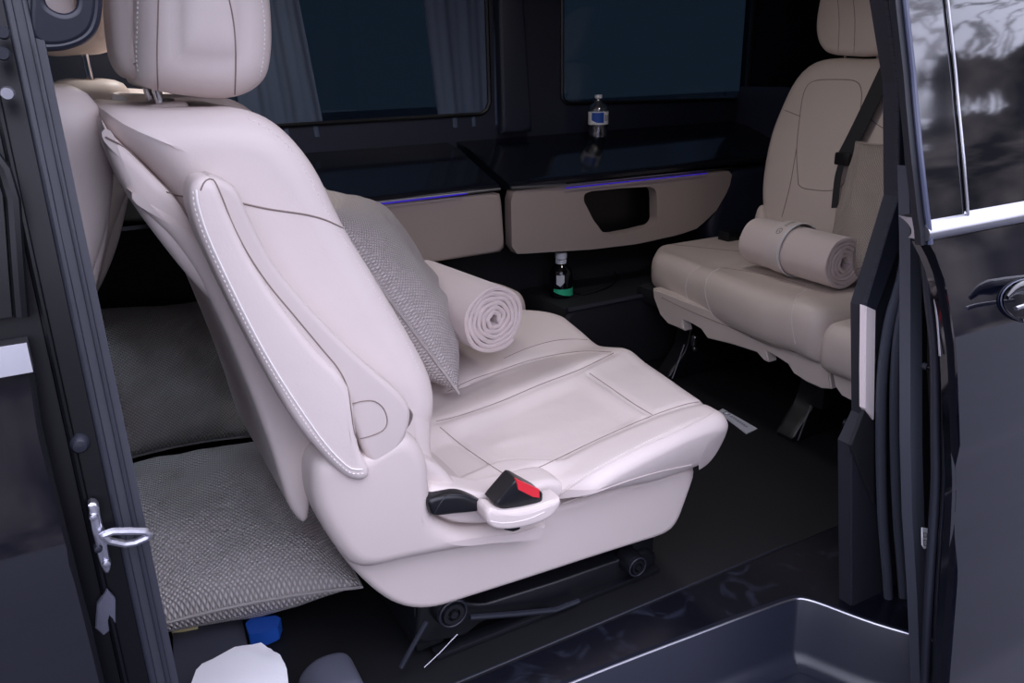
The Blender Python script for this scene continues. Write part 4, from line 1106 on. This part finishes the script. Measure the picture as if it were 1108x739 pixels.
arc_patch(c2, .0426, math.radians(215), math.radians(255), bt(.046), bt(.088), 'label_grey', 'label_print', wb2, 12, zf=lambda t: .030*abs(t-.5)**1.0*(1 if t > .5 else .6))
# things on the floor ----------------------------------------------------
def flat_poly(px, z, h, name, m_, label, cat, bev=.002, group=None):
    P_ = [on_z(p, z) for p in px]; c = sum(P_, Vector())/len(P_)
    return tag(link(name, poly_prism(P_, (0, 0, h), bev), m_, None, loc=(c.x, c.y, z)), label, cat, group)
lp = [(776, 446), (782, 443), (819.5, 464.5), (807.5, 470)]
fp = flat_poly(lp, .001, .003, 'floor_label', 'label_grey', 'narrow pale grey tag lying on the black floor between the seats', 'label', .0004)
a, b_, c_ = on_z((777, 446), .0045), on_z((809, 468), .0045), on_z((782, 444), .0045)
ux = (b_-a).normalized(); uy = (c_-a); uy = (uy-ux*uy.dot(ux)).normalized()
o_ = a+ux*.018+uy*.020
link('emblem', tube_bm([o_+ux*.011*math.cos(t)+uy*.011*math.sin(t) for t in [2*PI*k/24 for k in range(24)]], .0014, 5, closed=True), 'label_text', fp)
link('emblem', lathe_bm([(.001, 0), (.004, 0), (.004, .001)], o_, 12, 'z'), 'label_white', fp)
for k in range(8):
    s0 = o_+ux*(.022+.011*k)-uy*.004
    link('letter', tube_bm([s0, s0+uy*.009+ux*.002, s0+uy*.008+ux*.005, s0+ux*.006], .0009, 4), 'label_text', fp)
flat_poly([(187, 690), (186, 684), (200, 678), (216, 681), (215, 686), (200, 689)], .001, .02, 'sponge', 'yellow', 'pale yellow block edge poking out under the nearest floor pillow', 'block', .003)
flat_poly([(190, 745), (188, 690), (222, 680), (262, 672), (268, 700), (262, 745)], .001, .012, 'floor_mat', 'grey_item', 'dark grey mat on the floor beside the left pillar', 'mat', .003)
bl = flat_poly([(268, 690), (274, 684), (300, 681), (306, 684), (303, 694), (290, 700), (272, 702)], .001, .035, 'packet', 'blue', 'blue packet in the shade below the nearest floor pillow', 'packet', .006)
# crumpled white towel at the bottom edge
tw = [(215, 745), (222, 737), (255, 722), (285, 714), (298, 716), (306, 726), (312, 745)]
Q = [on_z(p, .05) for p in tw]+[on_z((325, 790), .05), on_z((200, 790), .05)]
bm = poly_prism([Vector((q.x, q.y, .013)) for q in Q], (0, 0, .075), .007)
bmesh.ops.subdivide_edges(bm, edges=bm.edges[:], cuts=2, use_grid_fill=True)
for v in bm.verts: v.co += Vector((1, 1, .6))*noise.noise(v.co*22)*.010
tag(link('white_towel', bm, 'white_cloth', None, loc=(Q[0].x, Q[0].y, .013)), 'crumpled white towel at the bottom edge of the doorway', 'towel')
gi = on_z((362, 735), .03)
tag(link('shoe', slab([(gi.x-.05, .002), (gi.x-.055, .03), (gi.x-.02, .055), (gi.x+.03, .05), (gi.x+.045, .02), (gi.x+.04, .002)], gi.y-.06, gi.y+.05, .02, 5, 40), 'grey_item', None, loc=(gi.x, gi.y, 0)), 'dark grey rounded object on the floor in front of the seat base', 'object')
# curtains behind the left window
def curtain(xt0, xt1, xb0, xb1, z0, z1, label):
    bm = bmesh.new(); n = 60; m_ = 10; G = []
    for j in range(m_+1):
        t = j/m_; z = z0+(z1-z0)*t; r_ = []
        for i in range(n+1):
            s_ = i/n; x = (xb0+(xt0-xb0)*t)*(1-s_)+(xb1+(xt1-xb1)*t)*s_
            r_.append(bm.verts.new((x, WY+.004+.005*math.sin(s_*20+t)+.002*math.sin(s_*47), z)))
        G.append(r_)
    for j in range(m_):
        for i in range(n): bm.faces.new((G[j][i], G[j][i+1], G[j+1][i+1], G[j+1][i]))
    r_ = bmesh.ops.extrude_face_region(bm, geom=bm.faces[:]); bmesh.ops.translate(bm, verts=[v for v in r_['geom'] if isinstance(v, bmesh.types.BMVert)], vec=(0, .002, 0))
    tag(link('curtain', bm, 'curtain', None, loc=((xb0+xb1)/2, WY+.002, z0)), label, 'curtain', 'curtains at the left window')
ca = [on_y(p, WY+.002) for p in ((240, 0), (318, 0), (262, 137), (352, 137), (455, 0), (545, 0), (475, 123), (545, 123))]
M['curtain'].node_tree.nodes['Principled BSDF'].inputs['Roughness'].default_value = .9
curtain(ca[0].x, ca[1].x, ca[2].x, ca[3].x, .85, 1.45, 'grey drape at the left side of the far window, beside the headrest')
curtain(ca[4].x, ca[5].x, ca[6].x, ca[7].x, .85, 1.45, 'grey drape at the right side of the left far window')
# ================================================================== OUTSIDE AND LIGHT
structure(link('ground', box_bm((-30, -30, -.75), (30, 30, -.62)), 'ground', smooth=False))
for i_, (lx, ly, pw) in enumerate(((1.45, 1.75, 1.7), (.32, 2.20, 2.2))):  # out-of-view fill lamps added to brighten the dark cabin
    lt = root('added_fill_lamp', ['unseen fill lamp added above the rear bench', 'unseen fill lamp added above the front row'][i_], 'lamp', (lx, ly, 1.49))
    link('fill_housing', box_bm((lx-.10, ly-.05, 1.485), (lx+.10, ly+.05, 1.4999), .006), 'black_plastic', lt)
    link('fill_lens', box_bm((lx-.085, ly-.038, 1.480), (lx+.085, ly+.038, 1.486), .002), 'fill_lens', lt)
    ld = bpy.data.lights.new('fill_light', 'AREA'); ld.shape = 'RECTANGLE'; ld.size = .16; ld.size_y = .07; ld.energy = pw; ld.color = (1, .97, .97)
    lo = bpy.data.objects.new('fill_light', ld); COL.objects.link(lo); lo.location = (0, 0, -.014); lo.parent = lt
w = bpy.data.worlds.new('world'); bpy.context.scene.world = w; w.use_nodes = True; nt = w.node_tree; nt.nodes.clear()
N_ = nt.nodes.new; Lk = nt.links.new
out = N_('ShaderNodeOutputWorld'); bg = N_('ShaderNodeBackground'); Lk(bg.outputs[0], out.inputs[0])
tc = N_('ShaderNodeTexCoord'); sp = N_('ShaderNodeSeparateXYZ'); Lk(tc.outputs['Generated'], sp.inputs[0])
def math_(op, a, b=None, va=None, vb=None, vc=None):
    n = N_('ShaderNodeMath'); n.operation = op
    if a is not None: Lk(a, n.inputs[0])
    if va is not None: n.inputs[0].default_value = va
    if b is not None: Lk(b, n.inputs[1])
    if vb is not None: n.inputs[1].default_value = vb
    if vc is not None: n.inputs[2].default_value = vc
    return n.outputs[0]
def ramp(fac, p0, c0, p1, c1):
    r = N_('ShaderNodeValToRGB'); r.color_ramp.elements[0].position = p0; r.color_ramp.elements[0].color = c0
    r.color_ramp.elements[1].position = p1; r.color_ramp.elements[1].color = c1; Lk(fac, r.inputs[0]); return r.outputs[0]
def mixc(f, a, b):
    m = N_('ShaderNodeMix'); m.data_type = 'RGBA'; Lk(f, m.inputs['Factor'])
    for sck, v in (('A', a), ('B', b)):
        if isinstance(v, tuple): m.inputs[sck].default_value = v
        else: Lk(v, m.inputs[sck])
    return m.outputs['Result']
z_ = sp.outputs[2]
sky = ramp(z_, 0, (.75, .77, 1.0, 1), 1, (.88, .89, 1.10, 1))
# bare branches against the sky
nz = N_('ShaderNodeTexNoise'); nz.inputs['Scale'].default_value = 7; nz.inputs['Detail'].default_value = 5; Lk(tc.outputs['Generated'], nz.inputs['Vector'])
va = N_('ShaderNodeVectorMath'); va.operation = 'MULTIPLY_ADD'; Lk(nz.outputs['Color'], va.inputs[0]); va.inputs[1].default_value = (.22, .22, .22); Lk(tc.outputs['Generated'], va.inputs[2])
masks = []
for k_, (scl, w_, det) in enumerate(((9, .030, 3), (24, .055, 5))):
    vo = N_('ShaderNodeTexNoise'); vo.inputs['Scale'].default_value = scl; vo.inputs['Detail'].default_value = det; vo.inputs['Distortion'].default_value = .6; Lk(va.outputs[0], vo.inputs['Vector'])
    rd = math_('ABSOLUTE', math_('SUBTRACT', vo.outputs['Fac'], vb=.5))
    masks.append(ramp(rd, 0, (1, 1, 1, 1), w_, (0, 0, 0, 1)))
br = math_('MAXIMUM', masks[0], masks[1])
fade = ramp(z_, .42, (1, 1, 1, 1), .72, (0, 0, 0, 1))
brm = math_('MULTIPLY', br, fade)
c1 = mixc(math_('MULTIPLY', brm, vb=.85), sky, (.05, .045, .05, 1))
# dense evergreens, hedge and buildings near the horizon, ragged top
n2 = N_('ShaderNodeTexNoise'); n2.inputs['Scale'].default_value = 2.4; n2.inputs['Detail'].default_value = 9; n2.inputs['Roughness'].default_value = .65; Lk(tc.outputs['Generated'], n2.inputs['Vector'])
hgt = math_('SUBTRACT', z_, math_('MULTIPLY_ADD', n2.outputs['Fac'], vb=.8, vc=-.20))
solid = ramp(hgt, 0, (1, 1, 1, 1), .02, (0, 0, 0, 1))
n3 = N_('ShaderNodeTexNoise'); n3.inputs['Scale'].default_value = 22; n3.inputs['Detail'].default_value = 6; Lk(tc.outputs['Generated'], n3.inputs['Vector'])
dark = ramp(n3.outputs['Fac'], .4, (.020, .020, .026, 1), .75, (.13, .115, .13, 1))
fy = N_('ShaderNodeMapRange'); fy.inputs[1].default_value = .0; fy.inputs[2].default_value = .35; Lk(sp.outputs[1], fy.inputs[0])
low = mixc(fy.outputs[0], dark, (.22, .27, .33, 1))
c2 = mixc(solid, c1, low)
Lk(c2, bg.inputs[0]); bg.inputs[1].default_value = 3.2
sc = bpy.context.scene
sc.view_settings.view_transform = 'Standard'; sc.view_settings.look = 'None'; sc.view_settings.gamma = 1; sc.view_settings.exposure = .32
sc.view_settings.use_curve_mapping = False
